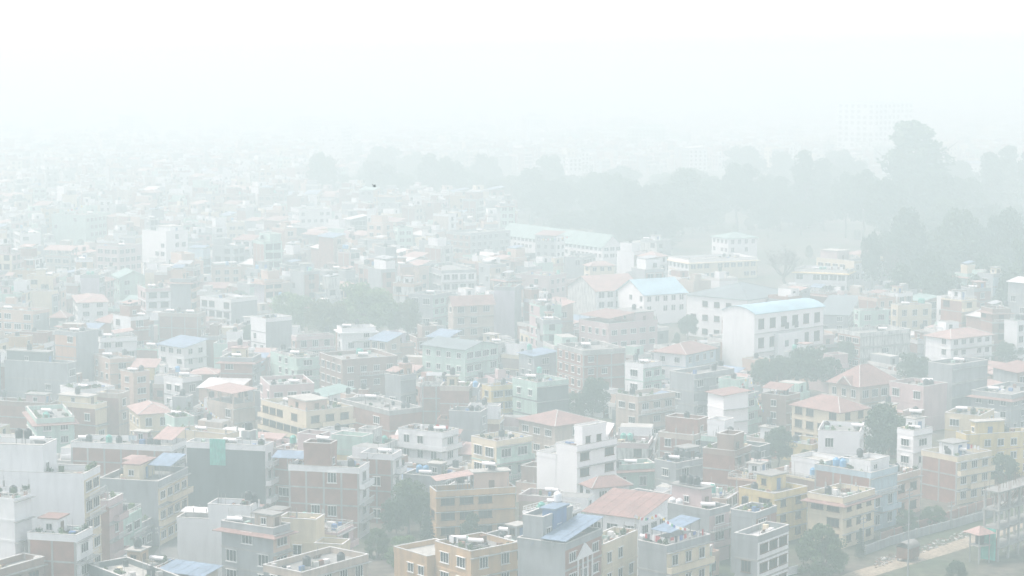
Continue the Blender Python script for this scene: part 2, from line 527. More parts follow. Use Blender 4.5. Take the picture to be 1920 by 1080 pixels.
hero('mint house with red roof rim', 69, 785, 50, 139, 70, h=9, L='mint', R='mint', skirt='terracotta', solar=[(.4, .5, 0)])
hero('brown house at the left edge', 92, 756, -25, 104, 18, h=8.6, L=B, R='brown', wl=.1, feats=[('hut', .2, .8, .1, .4, 2.4, 'pink', 'roof concrete')])
hero('cream house with red hipped roof', 262, 776, 242, 322, 68, h=7.5, L='cream', R='cream', roof='hip', rmat='terracotta pale', rise=1.6, tanks=[])
hero('small mint house with roof garden', 327, 783, 309, 364, 62, h=8.5, L='mint', R='mint', plants=6)
hero('white house with tall paired windows', 273, 541, 258, 321, 68, h=13, L='pink', R='white', frame='brown')
hero('square brick block with white heaters', 371, 588, 297, 386, 14, h=11, L='brickframe', R='beige', wl=0, solar=[(.5, .3, 0), (.5, .8, 0)])
hero('white-fronted house with blank grey side', 433, 561, 375, 482, 40, h=10, L='white', R='grey', wr=0, frame='brown')
hero('pale yellow blank-walled house', 97, 546, 55, 106, 16, h=11, L='cream', R='grey', wl=0)
hero('mint house with slate gable roof', 224, 521, 211, 276, 68, h=10, L='mint', R='mint', roof='gable', rmat='green tin', rise=2, tanks=[])
hero('white house with pink hipped roof', 146, 567, 137, 202, 74, h=8, L='white', R='white', roof='hip', rmat='terracotta pale', rise=1.2, tanks=[])
hero('tall bright white tower house', 311, 434, 266, 352, 42, h=17, L='bright white', R='bright white', wl=.2, wr=.5, feats=[('hut', .3, .9, .1, .6, 2.4, 'bright white', 'roof pale')], tanks=[(.2, .7, 'black', .6, 2, 0)])
hero('house with big salmon roof sheet', 132, 471, 84, 144, 22, h=11, L='beige', R='grey', roof='mono', rmat='terracotta pale', rise=1.5, openstorey=True, tanks=[])
hero('wide grey-mint block far left', 160, 403, 97, 207, 22, h=14, L='mint', R='mint', wl=.2, name='building', cat='building')
hero('pinkish house left of white tower', 222, 462, 180, 266, 32, h=13, L='pink', R='pink')
hero('small white house far left', 38, 438, 19, 76, 68, h=10, L='white', R='white', frame='brown')
hero('cream cube house past white tower', 426, 417, 418, 461, 72, h=11, L='cream', R='cream')
hero('peach house with white awning', 398, 501, 391, 452, 73, h=9, L='peach', R='peach', feats=[('canopy', .1, .9, .2, .8, 1.9, 2.2, 'white tin')])
# -- middle
hero('white house with plain grey side by grove', 498, 597, 470, 547, 50, h=13, L='white', R='grey', wr=0, wl=.7)
hero('pink brick house below the grove', 556, 631, 547, 626, 64, h=10, L=B, R='pink', bal=1)
hero('pale two-tier house with slab roof', 641, 615, 632, 704, 74, h=12, L='white', R='white', skirt=None, bal=2, feats=[('slab', .5)])
hero('beige house with sloping blue roof', 726, 642, 694, 751, 44, h=9, L='beige', R='beige', roof='mono', rmat='blue tin', rise=1.8, tanks=[])
hero('mint tiered house with balustrades', 556, 667, 507, 598, 58, h=9, L='mint', R='mint', bal=2, par='rail')
hero('long brown terrace with white windows', 642, 674, 600, 745, 62, h=11, L='brown', R='brown', wr=1.0, bal=1)
hero('grey house with red rooftop hut', 751, 704, 722, 780, 44, h=11, L='grey', R='grey', wr=.1, feats=[('hut', .5, .95, .2, .6, 3.0, 'orange', 'terracotta pale'), ('canopy', .0, .6, .3, 1.0, 1.4, 2.2, 'terracotta pale')])
hero('cream house with wraparound terraces', 574, 771, 490, 662, 54, h=9, L='cream', R='cream', bal=2, frame='brown', plants=8, Lbal=True,
     feats=[('hut', .1, .55, .1, .5, 2.6, 'peach', 'roof pale')])
hero('pink house behind the wraparound terraces', 506, 722, 488, 589, 74, h=11, L='pink', R='pink', bal=1)
hero('mint house with grey gable roof', 872, 656, 792, 934, 40, h=10, L='mint', R='mint', roof='gable', rmat='slate tin', rise=1.4, tanks=[], solar=[])
hero('pale house with brown gable', 850, 572, 840, 926, 70, h=13, L='beige', R='beige', roof='gable', rmat='terracotta', rise=2.2, tanks=[])
hero('tall blank grey slab building', 965, 538, 926, 976, 12, h=17, L='lilac', R='grey', wl=0, wr=0, name='building', cat='building', tanks=[])
hero('grey-green house beside the slab', 812, 553, 766, 846, 30, h=13, L='grey', R='mint', wl=.5)
hero('bright white house with wide window', 828, 507, 785, 893, 70, h=11, L='grey', R='bright white', bal=1)
hero('small pale yellow house', 921, 724, 905, 968, 58, h=9, L='yellow', R='yellow')
hero('long low brick terrace', 730, 770, 640, 792, 54, h=8, L=B, R=B, wl=.3, wr=.1)
hero('grey block with white roof rim', 900, 772, 842, 914, 16, h=10, L='grey', R='grey', wl=.1, tanks=[(.5, .3, 'black', .3, 2, 0)])
hero('mint house with dark cement side', 1007, 717, 961, 1066, 54, h=11, L='mint', R='dark grey', wr=0, bal=0)
hero('house with long blue awning roof', 1002, 669, 973, 1043, 58, h=9, L='grey', R='grey', roof='mono', rmat='blue tin', rise=.8, tanks=[(.2, .6, 'green', 1.2, 1, 2)])
hero('big brown brick frame block', 1093, 657, 1045, 1173, 64, h=13, L=B, R='brickframe', wr=.2, name='building', cat='building')
hero('pink house with red canopy', 1141, 607, 1086, 1233, 54, h=11, L='pink', R='pink', feats=[('canopy', .0, .55, .0, 1.0, 2.2, 3.2, 'terracotta'), ('hut', .6, .98, .1, .8, 3.0, 'pink', 'roof concrete')])
hero('white gabled hall with salmon roof', 1118, 546, 1065, 1202, 60, h=9.5, L='stained', R='white', roof='gable', rmat='terracotta pale', rise=4, wl=0, ridge='R', tanks=[], solar=[], name='hall', cat='hall')
hero('white gabled hall with blue roof', 1208, 553, 1158, 1287, 60, h=9.5, L='bright white', R='bright white', roof='gable', rmat='pale blue tin', rise=4, wl=.3, ridge='R', tanks=[], solar=[], name='hall', cat='hall')
hero('long white building with slate roof', 1402, 562, 1288, 1488, 42, h=12.5, n=3, bays=3.8, L='bright white', R='bright white', roof='hip', rmat='slate tin', rise=3.5, tanks=[], solar=[], name='building', cat='building', frame='brown')
hero('white hall with pale blue barrel roof', 1415, 589, 1355, 1544, 49, d=548, n=3, bays=4.0, winsize=(2.2, 2.6), L='white', R='bright white', roof='barrel', rmat='pale blue tin', rise=1.7, wl=0, wr=1.0, tanks=[], solar=[], name='hall', cat='hall', frame='brown', bay=True)
hero('white cube house with faded flags', 1357, 743, 1327, 1403, 60, h=11, L='bright white', R='bright white', wl=.1, wr=.3, roof='mono', rmat='terracotta', rise=.6, tanks=[], solar=[])
hero('white house with red hip and window band', 1286, 664, 1226, 1342, 36, h=10, L='white', R='pale blue', roof='hip', rmat='terracotta', rise=2.0, tanks=[], wl=1.0)
hero('beige balcony house with blue lean-to', 1197, 744, 1155, 1266, 50, h=10, L='beige', R='beige', bal=2, feats=[('canopy', .5, 1.0, .0, .6, -.4, .6, 'blue tin')])
hero('tall grey house behind the white cube', 1302, 702, 1256, 1376, 46, h=13, L='grey', R='grey', wl=.3, bal=2)
hero('white house with three mint balconies', 1206, 682, 1172, 1241, 46, h=11, L='white', R='mint', bal=3)
hero('low house under wide brown-red roof', 1041, 798, 973, 1115, 50, h=7, L='beige', R='beige', roof='hip', rmat='terracotta', rise=2.0, tanks=[])
# -- middle right
hero('low grey-roofed shed by blue barrel hall', 1590, 592, 1532, 1612, 14, h=8, L='grey', R='grey', roof='mono', rmat='slate tin', rise=1.0, tanks=[])
hero('mint house right of barrel hall', 1612, 582, 1601, 1667, 74, h=10, L='mint', R='mint')
hero('cream house with green rooftop tank', 1684, 572, 1673, 1747, 70, h=11, L='cream', R='cream', tanks=[(.8, .5, 'green', 1.0, 2, 0)])
hero('white balcony house with salmon hip roof', 1783, 635, 1736, 1860, 55, h=11, L='white', R='white', roof='hip', rmat='terracotta pale', rise=1.8, bal=2, tanks=[])
hero('old white house with stained wall', 1613, 624, 1571, 1707, 60, h=10, L='brick', R='stained', wr=.2, tanks=[(.6, .5, 'black', .3, 1, 0)])
hero('house with broad tiled hipped roof', 1612, 725, 1554, 1686, 54, h=7.5, L='beige', R='beige', roof='hip', rmat='terracotta', rise=4.2, dormer=True, tanks=[], solar=[])
hero('square cement block with white rim', 1786, 684, 1741, 1852, 50, h=14, L='grey', R='grey', wl=0, wr=0, name='building', cat='building', tanks=[])
hero('plain pink slab-sided house', 1732, 724, 1668, 1776, 50, h=10.5, L='pink', R='pink', wl=.4, wr=0, tanks=[(.5, .2, 'black', .4, 2, 0)])
hero('pale yellow house with red hipped roof', 1575, 773, 1485, 1628, 50, h=8.5, L='cream', R='cream', roof='hip', rmat='terracotta', rise=2.4, frame='brown', tanks=[], solar=[])
hero('brown house left of pale yellow', 1474, 742, 1428, 1500, 40, h=9, L='brown', R='brown', feats=[('canopy', .0, .6, .0, 1.0, 2.0, 3.0, 'terracotta')], tanks=[(.7, .4, 'black', .5, 1, 0)])
hero('greyish house with red ledges at right', 1896, 740, 1822, 1965, 42, h=9, L='grey', R='grey', skirt='terracotta')
hero('white wall house at right edge', 1908, 602, 1884, 1965, 45, h=13, L='white', R='white', wl=0, tanks=[(.2, .3, 'black', 1.0, 2, 0)])
hero('low yellow-cream house with pots', 1838, 779, 1772, 1864, 30, h=9, L='cream', R='yellow', wl=.4, tanks=[(.5, .4, 'black', .2, 1, 0)])
hero('white house with small white rooftop room', 1713, 807, 1686, 1748, 50, h=11, L='bright white', R='bright white', feats=[('hut', .4, .95, .4, .95, 2.6, 'bright white', 'roof pale')], solar=[(.3, .3, 0), (.6, .6, 2.6)])
hero('blank white house with slot window', 1612, 809, 1534, 1620, 14, h=11, L='bright white', R='bright white', wl=.08, tanks=[(.5, .85, 'black', .3, 1, 0)], solar=[(.5, .1, 0)])
hero('pale green and cream balcony house', 931, 827, 884, 997, 50, h=11, L='cream', R='mint', bal=3, tanks=[(.5, .5, 'black', .8, 1, 0)])
# -- far
hero('long white hall with green roof', 1130, 463, 940, 1166, 57, h=8, L='white', R='white', roof='gable', rmat='green tin', rise=4.5, ridge='L', tanks=[], solar=[], name='hall', cat='hall')
hero('white bungalow with yellow rim', 1292, 487, 1253, 1420, 65, h=8, L='bright white', R='cream', skirt='cream')
hero('white block with pavilion roof', 1366, 447, 1335, 1420, 65, h=10, L='white', R='white', roof='hip', rmat='green tin', rise=2, tanks=[])
hero('long white building with rooftop arbour', 1602, 489, 1531, 1674, 50, h=11, L='cream', R='bright white', feats=[('canopy', .3, .9, .3, .7, 2.2, 2.8, 'terracotta pale'), ('hut', .05, .35, .5, .95, 3.6, 'pink', 'roof pale')], name='building', cat='building')
hero('low white wing with yellow rim', 1588, 507, 1490, 1604, 22, h=8.5, L='white', R='white', skirt='yellow')
hero('white many-windowed hospital block', 1640, 192, 1570, 1722, 45, d=1850, bigwin=True, n=9, L='bright white', R='bright white', name='building', cat='building', tanks=[], solar=[])
hero('tall slab block deep in haze', 640, 236, 602, 660, 25, d=1650, L='white', R='white', wl=.3, name='building', cat='building', tanks=[], solar=[])
hero('far white house with dark windows', 1066, 296, 1060, 1092, 74, h=13, L='white', R='white', frame='brown', tanks=[], solar=[])
hero('white row house under the far trees', 561, 392, 545, 622, 70, h=11, L='white', R='white')
hero('pale brick house right of white row', 882, 437, 836, 957, 44, h=12, L=B, R='grey')
hero('mint tower with dark tank', 746, 427, 735, 774, 68, h=13, L='mint', R='mint', tanks=[(.5, .5, 'black', .6, 2, 0)])
hero('pink house left of salmon hall', 1030, 517, 966, 1062, 32, h=10, L='pink', R='pink')
hero('cream house with orange roof', 1106, 499, 1095, 1152, 70, h=8.5, L='cream', R='cream', roof='hip', rmat='terracotta pale', rise=1.5, tanks=[])
hero('grey house left of orange roof', 1093, 482, 1057, 1117, 22, h=10, L='grey', R='grey', wl=.2)
N_HERO = len(HOUSES)

# ------------------------------------------------------------------ the rest of the city: districts of crooked plots
NOFILL = [  # image-space regions (ground pixels) that hold trees, yards or the road
    [(640, 325), (965, 325), (965, 408), (640, 400)],
    [(960, 325), (1260, 325), (1260, 500), (960, 470)],
    [(1240, 320), (1690, 320), (1690, 570), (1240, 560)],
    [(1680, 320), (2100, 320), (2100, 610), (1680, 600)],
    [(505, 600), (760, 600), (770, 655), (500, 655)],
    [(1480, 1200), (1480, 1050), (1600, 1035), (1780, 972), (1960, 925), (2100, 900), (2100, 1300)],
    [(690, 1000), (812, 965), (812, 1120), (690, 1120)],
    [(284, 1120), (300, 1040), (345, 985), (372, 985), (330, 1120)],
]


def inpoly(p, poly):
    x, y = p
    c = False
    for i in range(len(poly)):
        x0, y0 = poly[i]
        x1, y1 = poly[i - 1]
        if (y0 > y) != (y1 > y) and x < (x1 - x0) * (y - y0) / (y1 - y0) + x0:
            c = not c
    return c


def corners(s, g=0.0, h0=0.0, h1=None):
    a = [hw(s, -g, -g), hw(s, s.wR + g, -g), hw(s, s.wR + g, s.wL + g), hw(s, -g, s.wL + g)]
    return a


def overlap(a, b, g=0.25):
    ca, cb = corners(a), corners(b)
    for s in (a, b):
        for ax in (s.dL, s.dR):
            pa = [p.x * ax[0] + p.y * ax[1] for p in ca]
            pb = [p.x * ax[0] + p.y * ax[1] for p in cb]
            if min(pa) > max(pb) - g or min(pb) > max(pa) - g:
                return False
    return True


class Hash:
    def __init__(self, c=30):
        self.c, self.t = c, {}

    def keys(self, s, pad=0):
        ps = corners(s)
        x0, x1 = min(p.x for p in ps), max(p.x for p in ps)
        y0, y1 = min(p.y for p in ps), max(p.y for p in ps)
        for i in range(int(x0 // self.c), int(x1 // self.c) + 1):
            for j in range(int(y0 // self.c), int(y1 // self.c) + 1):
                yield i, j

    def add(self, s):
        for k in self.keys(s):
            self.t.setdefault(k, []).append(s)

    def hit(self, s, g=0.25):
        seen = set()
        for k in self.keys(s):
            for o in self.t.get(k, ()):
                if id(o) not in seen:
                    seen.add(id(o))
                    if overlap(s, o, -g):
                        return o
        return None


# raster (quarter photo size) used to rank what shows and to keep new houses from hiding the known ones
RW, RH = 480, 270


def hull_mask(s, z0, z1):
    pts = []
    for p in corners(s):
        for z in (z0, z1):
            q = project((p.x, p.y, z))
            pts.append((q[0] / 4, q[1] / 4))
    pts = sorted(set(pts))

    def half(ps):
        o = []
        for p in ps:
            while len(o) > 1 and (o[-1][0] - o[-2][0]) * (p[1] - o[-2][1]) - (o[-1][1] - o[-2][1]) * (p[0] - o[-2][0]) <= 0:
                o.pop()
            o.append(p)
        return o
    h = half(pts)[:-1] + half(pts[::-1])[:-1]
    x0, x1 = max(0, int(min(p[0] for p in h))), min(RW - 1, int(max(p[0] for p in h)) + 1)
    y0, y1 = max(0, int(min(p[1] for p in h))), min(RH - 1, int(max(p[1] for p in h)) + 1)
    if x0 > x1 or y0 > y1:
        return None
    X, Y = np.meshgrid(np.arange(x0, x1 + 1) + .5, np.arange(y0, y1 + 1) + .5)
    m = np.ones(X.shape, bool)
    for i in range(len(h)):
        a, b = h[i - 1], h[i]
        m &= (b[0] - a[0]) * (Y - a[1]) - (b[1] - a[1]) * (X - a[0]) >= 0
    return (slice(y0, y1 + 1), slice(x0, x1 + 1)), m


HD = np.full((RH, RW), 1e9)
hs = Hash()
for s in HOUSES:
    s.top = s.h + (s.rise if s.roof != 'flat' else 0)
    hs.add(s)
for s in HOUSES:
    r = hull_mask(s, s.h * (0.12 if s.name in ('hall', 'building') else 0.36), s.top)
    if r:
        sl, m = r
        HD[sl] = np.where(m & (s.d < HD[sl]), s.d, HD[sl])

PLANTED = [  # kind, u, base, top, width, leaf, label
    ('bush', 1540, 1076, 982, 108, 'leaf mid', 'big rounded green bush beside the dirt road'),
    ('conifer', 1613, 1046, 985, 22, 'leaf conifer', 'thin dark cypress beside the dirt road'),
    ('bush', 1792, 1098, 1050, 46, 'leaf dark', 'dark shrub at the bottom edge near the road'),
    ('conifer', 801, 1046, 950, 46, 'leaf conifer', 'dark conifer in the yard beside the ochre house'),
    ('bush', 758, 1062, 1003, 78, 'leaf bright', 'bright green shrub in the yard'),
    ('bush', 708, 1046, 990, 56, 'leaf mid', 'grey-green tree low in the yard'),
    ('round', 766, 1000, 895, 84, 'leaf mid', 'tall dark tree behind the narrow brick house'),
    ('round', 788, 1000, 915, 60, 'leaf mid', 'dark leafy tree deep in the yard'),
    ('round', 742, 1020, 935, 60, 'leaf dark', 'dark tree against the brick house wall'),
    ('round', 1655, 888, 758, 100, 'leaf dark', 'broad dark tree below the pale yellow house'),
    ('round', 1690, 872, 780, 60, 'leaf dark', 'dark tree left of the white rooftop room'),
    ('bush', 1700, 1000, 955, 50, 'leaf mid', 'green bushes under the peach house'),
    ('bush', 1750, 985, 948, 60, 'leaf mid', 'green bushes below the tall brick house'),
    ('round', 1512, 742, 648, 90, 'leaf dark', 'dark round tree in front of the barrel hall'),
    ('round', 1462, 730, 668, 60, 'leaf dark', 'small dark tree at the barrel hall corner'),
    ('round', 1555, 735, 668, 60, 'leaf dark', 'dark tree left of the broad tiled roof'),
    ('round', 1715, 735, 662, 70, 'leaf dark', 'dark tree right of the broad tiled roof'),
    ('round', 1112, 800, 708, 66, 'leaf dark', 'dark tree below the big brown brick block'),
    ('bush', 1075, 790, 735, 50, 'leaf mid', 'green bush beside the dark cement side'),
    ('bare', 1470, 548, 450, 96, 'leaf mid', 'leafless spreading tree in front of the long white building'),
    ('bare', 1668, 556, 452, 50, 'leaf mid', 'leafless thin tree at the long white building corner'),
    ('round', 545, 640, 548, 100, 'leaf bright', None),
    ('round', 615, 655, 560, 90, 'leaf olive', None),
    ('round', 690, 648, 530, 120, 'leaf bright', None),
    ('round', 740, 640, 562, 80, 'leaf bright', None),
    ('round', 765, 645, 560, 60, 'leaf olive', None),
    ('round', 1430, 735, 672, 60, 'leaf mid', 'leafy tree left of the barrel hall'),
    ('round', 1590, 690, 640, 60, 'leaf dark', 'dark tree beside the old stained house'),
    ('bush', 1880, 905, 850, 70, 'leaf dark', 'dark bush behind the long red canopy house'),
    ('round', 1460, 880, 800, 70, 'leaf dark', 'dark tree left of the blank white house'),
    ('round', 445, 600, 545, 70, 'leaf mid', None),
    ('round', 470, 660, 610, 60, 'leaf dark', None),
    ('round', 860, 560, 505, 60, 'leaf mid', None),
    ('round', 1290, 640, 590, 50, 'leaf dark', None),
    ('round', 1890, 690, 640, 70, 'leaf dark', None),
]
for kind_, u_, vb_, vt_, w_, lf_, lab_ in PLANTED:          # keep the ground and the view of these trees free
    g_ = ground(u_, vb_)
    k_ = (g_.y * CP + CAM_H * SP) / FPX
    s = House()
    wd = w_ * k_ * .7
    setup(s, g_.x - wd / 2, g_.y - wd / 2, math.pi / 2)
    s.dL, s.dR = (0.0, 1.0), (1.0, 0.0)
    s.wR = s.wL = wd
    if not hs.hit(s, 0):
        hs.add(s)
    r = hull_mask(s, (vb_ - vt_) * k_ * .3, (vb_ - vt_) * k_)
    if r:
        sl, m = r
        HD[sl] = np.where(m & (s.d < HD[sl]), s.d, HD[sl])

PAL = [('brickframe', 7), ('brick', 6), ('grey', 6), ('dark grey', 3), ('white', 4), ('cream', 3), ('pink', 3), ('mint', 3), ('peach', 5), ('ochre', 2),
       ('beige', 5), ('brown', 4), ('pale blue', 2), ('yellow', 1), ('stained', 2), ('lilac', 1), ('orange', 1)]
PN = [k for k, w in PAL for _ in range(w)]
TRIMMED = 0


def theta_field(x, y):
    u = 960 + FPX * x / y
    return 14 + 32 * min(1, max(0, (u - 250) / 1300)) + 16 * math.sin(y * 0.011 + x * 0.017)


seeds = []
for i in range(420):
    y = 280 + 1500 * random.random() ** 0.8
    x = (random.random() - .5) * (y * 0.56 + 60)
    t = theta_field(x, y) + random.uniform(-14, 14)
    if y > 480 and random.random() < .4:
        t = random.uniform(48, 78)
    seeds.append((x, y, math.radians(min(84, max(6, t)))))
SX = np.array([s[:2] for s in seeds])
cands = []
for si, (sx, sy, th) in enumerate(seeds):
    far = sy > 900
    cw, cl = random.uniform(6.3, 9.0), random.uniform(7.2, 10.8)
    for i in range(-12, 13):
        for j in range(-12, 13):
            px = sx + i * cw * math.sin(th) - j * cl * math.cos(th) + (i // 2) * 1.9 * math.sin(th)
            py = sy + i * cw * math.cos(th) + j * cl * math.sin(th) + (i // 2) * 1.9 * math.cos(th)
            if not (284 < py < 1750) or abs(px) > py * 0.262 + 12:
                continue
            k = int(np.argmin(((SX - (px, py)) ** 2).sum(1)))
            if k != si or random.random() < 0.05:
                continue
            cands.append((py, px, th, cw, cl))
cands.sort()
for py, px, th, cw, cl in cands:
    s = House()
    s.__dict__.update(DEFH)
    s.hero, s.ref = False, None
    setup(s, px, py, th + math.radians(random.uniform(-3, 3)))
    s.wR = cw * random.uniform(.74, .98)
    s.wL = cl * random.uniform(.72, .98)
    done = False
    for shrink in (1.0, .75, .55):
        s.wR0, s.wL0 = s.wR, s.wL
        s.wR, s.wL = s.wR * shrink, s.wL * shrink
        if min(s.wR, s.wL) > 4.2 and not hs.hit(s, .12):
            done = True
            break
        s.wR, s.wL = s.wR0, s.wL0
    if not done:
        continue
    c = hw(s, s.wR / 2, s.wL / 2)
    gp = project(c)
    if any(inpoly(gp, q) for q in NOFILL) or any(inpoly(project(p), q) for q in NOFILL[5:] for p in corners(s)):
        continue
    n = random.choices((1, 2, 3, 4, 5, 6), (1, 3, 5, 4, 3, 1))[0]
    ok = False
    while n >= 1:
        s.h = n * random.uniform(2.8, 3.1) + .9
        s.roof = 'flat'
        s.top = s.h
        r = hull_mask(s, 0, s.h + 1.5)
        if r is None:
            break
        sl, m = r
        bad = m & (HD[sl] < 1e8) & (HD[sl] > s.d)
        if bad.sum() <= 0.05 * m.sum():
            ok = True
            break
        n -= 1
    if not ok:
        continue
    s.n = n
    s.L, s.R = random.choice(PN), random.choice(PN)
    if random.random() < .45:
        s.L = random.choice(('grey', 'brickframe', 'grey', 'brick', s.R))
    if s.R in ('brickframe', 'brick') and random.random() < .6:
        s.R = random.choice(('cream', 'white', 'pink', 'beige', 'mint'))
    s.wl = random.choice((.85, .6, .2, 0)) if s.L not in ('grey', 'brickframe', 'brick', 'dark grey') else random.choice((0, .15, .4))
    s.wr = random.choice((.95, .9, .7))
    s.bal = random.choice((0, 1, 2, 3, 4))
    s.veranda = random.random() < .35  # front gets dark panes in place of shaded veranda openings
    s.frame = random.choice(('white', 'white', 'brown'))
    s.par = random.choice(('wall', 'wall', 'wall', 'rail'))
    s.rmat = random.choice(('roof concrete', 'roof concrete', 'roof pale', None))
    s.skirt = random.choice((None, None, None, None, 'terracotta' if s.d > 400 else None))
    q = random.random()
    f = []
    if s.d < 470:
        q = 1.0
    if q < .06:
        s.roof, s.rmat, s.rise = random.choice(('hip', 'mono')), random.choice(('terracotta', 'terracotta pale')), random.uniform(1.0, 2.0)
    elif q < .10:
        s.roof, s.rmat, s.rise = 'mono', random.choice(('blue tin', 'grey tin', 'white tin', 'green tin')), random.uniform(.8, 1.6)
    else:
        if random.random() < .45:                      # a set-back top storey over part of the roof
            a, b = random.choice(((.02, .6), (.35, .97), (.25, .97))), random.choice(((.02, .55), (.4, .97), (.3, .97), (.03, .97)))
            f.append(('block', a[0], a[1], b[0], b[1], random.uniform(1.7, 2.1), random.choice((s.R, s.L, s.R, 'white'))))
            if random.random() < .35 and s.d > 470:
                f.append(('canopy', a[0], a[1], b[0], b[1], 4.0, 4.6, random.choice(('terracotta pale', 'grey tin', 'blue tin', 'grey tin'))))
        elif random.random() < .62:
            a, b = random.uniform(.3, .55), random.uniform(.2, .5)
            f.append(('hut', a, a + random.uniform(.3, .42), b, b + random.uniform(.25, .45), random.uniform(2.2, 2.9),
                      random.choice((s.R, s.L, 'white', 'cream')), random.choice(('roof concrete', 'roof pale', 'terracotta pale' if s.d > 420 else 'roof pale', 'roof pale'))))
        elif random.random() < .5 and s.d > 400:
            a, b = random.uniform(0.03, .4), random.uniform(.03, .4)
            f.append(('canopy', a, a + .5, b, b + .55, 1.9, random.uniform(2.2, 2.8),
                      random.choice(('terracotta pale', 'terracotta', 'blue tin', 'grey tin', 'grey tin', 'white tin'))))
    s.feats = f
    hs.add(s)
    HOUSES.append(s)

# what shows, near to far
VIS = np.zeros((RH, RW), bool)
for s in sorted(HOUSES, key=lambda s: s.d):
    s.top = s.h + (s.rise if s.roof != 'flat' else 0)
    r = hull_mask(s, 0, s.top)
    s.vis = 0
    if r:
        sl, m = r
        s.vis = int((m & ~VIS[sl]).sum())
        VIS[sl] |= m
HOUSES = [s for s in HOUSES if s.hero or s.vis >= 3]
fills = sorted([s for s in HOUSES if not s.hero], key=lambda s: -s.vis)
SINGLE = fills[:300 - N_HERO]
MASS = fills[300 - N_HERO:]
HEROES = [s for s in HOUSES if s.hero]

# ------------------------------------------------------------------ words for things that are not described by hand
for s in HEROES:
    s.pu, s.pv = project(hw(s, s.wR / 2, s.wL / 2, s.h * .75))


def relate(u, v, make, d=None):
    """first description, relative to the nearest described houses, that no other thing has"""
    near = sorted(HEROES, key=lambda s: (s.pu - u) ** 2 + ((s.pv - v) * 1.6) ** 2)
    for adv in ('', 'just ', 'farther ', 'well '):
        for s in near[:22]:
            du, dv = u - s.pu, v - s.pv
            if abs(du) > 1.3 * abs(dv):
                rel = 'right of' if du > 0 else 'left of'
            else:
                rel = 'in front of' if dv > 0 else 'behind'
            t = make(f'{adv}{rel} {s.ref}')
            if t not in USED and len(t.split()) <= 16:
                return t
    raise RuntimeError('no label left')


# ------------------------------------------------------------------ shared window, tank and heater meshes
CACHE = {}


def win_meshes(w, h, fr, joined):
    """glass with a frame that stands proud; origin at the sill's middle, outward is -Y"""
    w, h = round(w * 5) / 5, round(h * 5) / 5
    key = ('win', w, h, fr, joined)
    if key not in CACHE:
        g, f = MB(), MB()
        g.box(-w / 2 + .05, w / 2 - .05, -.03, .05, .05, h - .05)
        t = .065
        f.box(-w / 2, -w / 2 + t, -.09, .04, 0, h)
        f.box(w / 2 - t, w / 2, -.09, .04, 0, h)
        f.box(-w / 2 + t, w / 2 - t, -.085, .04, 0, t)
        f.box(-w / 2 + t, w / 2 - t, -.085, .04, h - t, h)
        k = 2 if w > 1.5 else 1
        for i in range(k):
            x = -w / 2 + (i + 1) * w / (k + 1)
            f.box(x - .035, x + .035, -.07, .03, t, h - t)
        f.box(-w / 2 - .12, w / 2 + .12, -.20, .04, -.10, -.002)      # sill
        f.box(-w / 2 - .08, w / 2 + .08, -.30, .04, h + .04, h + .10)   # rain hood
        if joined:
            g.m = [1] * len(g.f)
            n = len(g.v)
            g.v += f.v
            g.f += [tuple(n + i for i in q) for q in f.f]
            g.m += [0] * len(f.f)
            CACHE[key] = (g.mesh('window', ['frame ' + fr, 'glass']), None)
        else:
            CACHE[key] = (g.mesh('window', ['glass']), f.mesh('frame', ['frame ' + fr]))
    return CACHE[key]


def tank_meshes(colour, stand):
    key = ('tank', colour, round(stand, 1))
    if key not in CACHE:
        r, h = .58, 1.35
        prof = [(0.001, 0), (r, 0)]
        for i in range(6):
            z = .06 + i * (h - .3) / 6
            prof += [(r, z), (r + .035, z + .05), (r + .035, z + .11), (r, z + .16)]
        prof += [(r, h - .22), (r * .72, h - .04), (.24, h + .02)]
        b = MB().lathe([(a, z + stand) for a, z in prof], 12)
        lid = MB().lathe([(.26, stand + h), (.26, stand + h + .1), (.001, stand + h + .13)], 10)
        st = MB()
        for sx in (-1, 1):
            for sy in (-1, 1):
                st.box(sx * .42 - .04, sx * .42 + .04, sy * .42 - .04, sy * .42 + .04, 0, stand)
        st.box(-.6, .6, -.6, .6, stand - .08, stand - .002)
        CACHE[key] = (b.mesh('water_tank', ['tank ' + colour]), lid.mesh('lid', ['tank ' + colour]), st.mesh('stand', ['metal pole']))
    return CACHE[key]


def heater_meshes():
    if 'heater' not in CACHE:
        t = MB()
        seg, L, r, z = 12, 2.4, .32, 1.25
        base = [(-L / 2, r * math.cos(2 * math.pi * i / seg), z + r * math.sin(2 * math.pi * i / seg)) for i in range(seg)]
        t.prism(base, [(L / 2, p[1], p[2]) for p in base])
        p = MB()
        for i in range(14):
            x = -.92 + i * .142
            p.tube((x, .12, z - .1), (x, 1.35, .18), .04, .04, 5)
        f = MB()
        for x in (-.8, .8):
            f.tube((x, 0, 0), (x, 0, z - .2), .03, .03, 4)
            f.tube((x, 0, z - .25), (x, 1.4, .1), .025, .025, 4)
            f.tube((x, 1.4, 0), (x, 1.4, .16), .03, .03, 4)
        f.tube((-.82, 1.4, .1), (.82, 1.4, .1), .02, .02, 4)
        CACHE['heater'] = (t.mesh('storage_tank', ['steel']), p.mesh('tube_panel', ['tubes']), f.mesh('stand', ['metal pole']))
    return CACHE['heater']


TANK_N, HEAT_N, PLANT_N = 0, 0, 0


def short(s):
    return s.ref if s.hero else s.sref


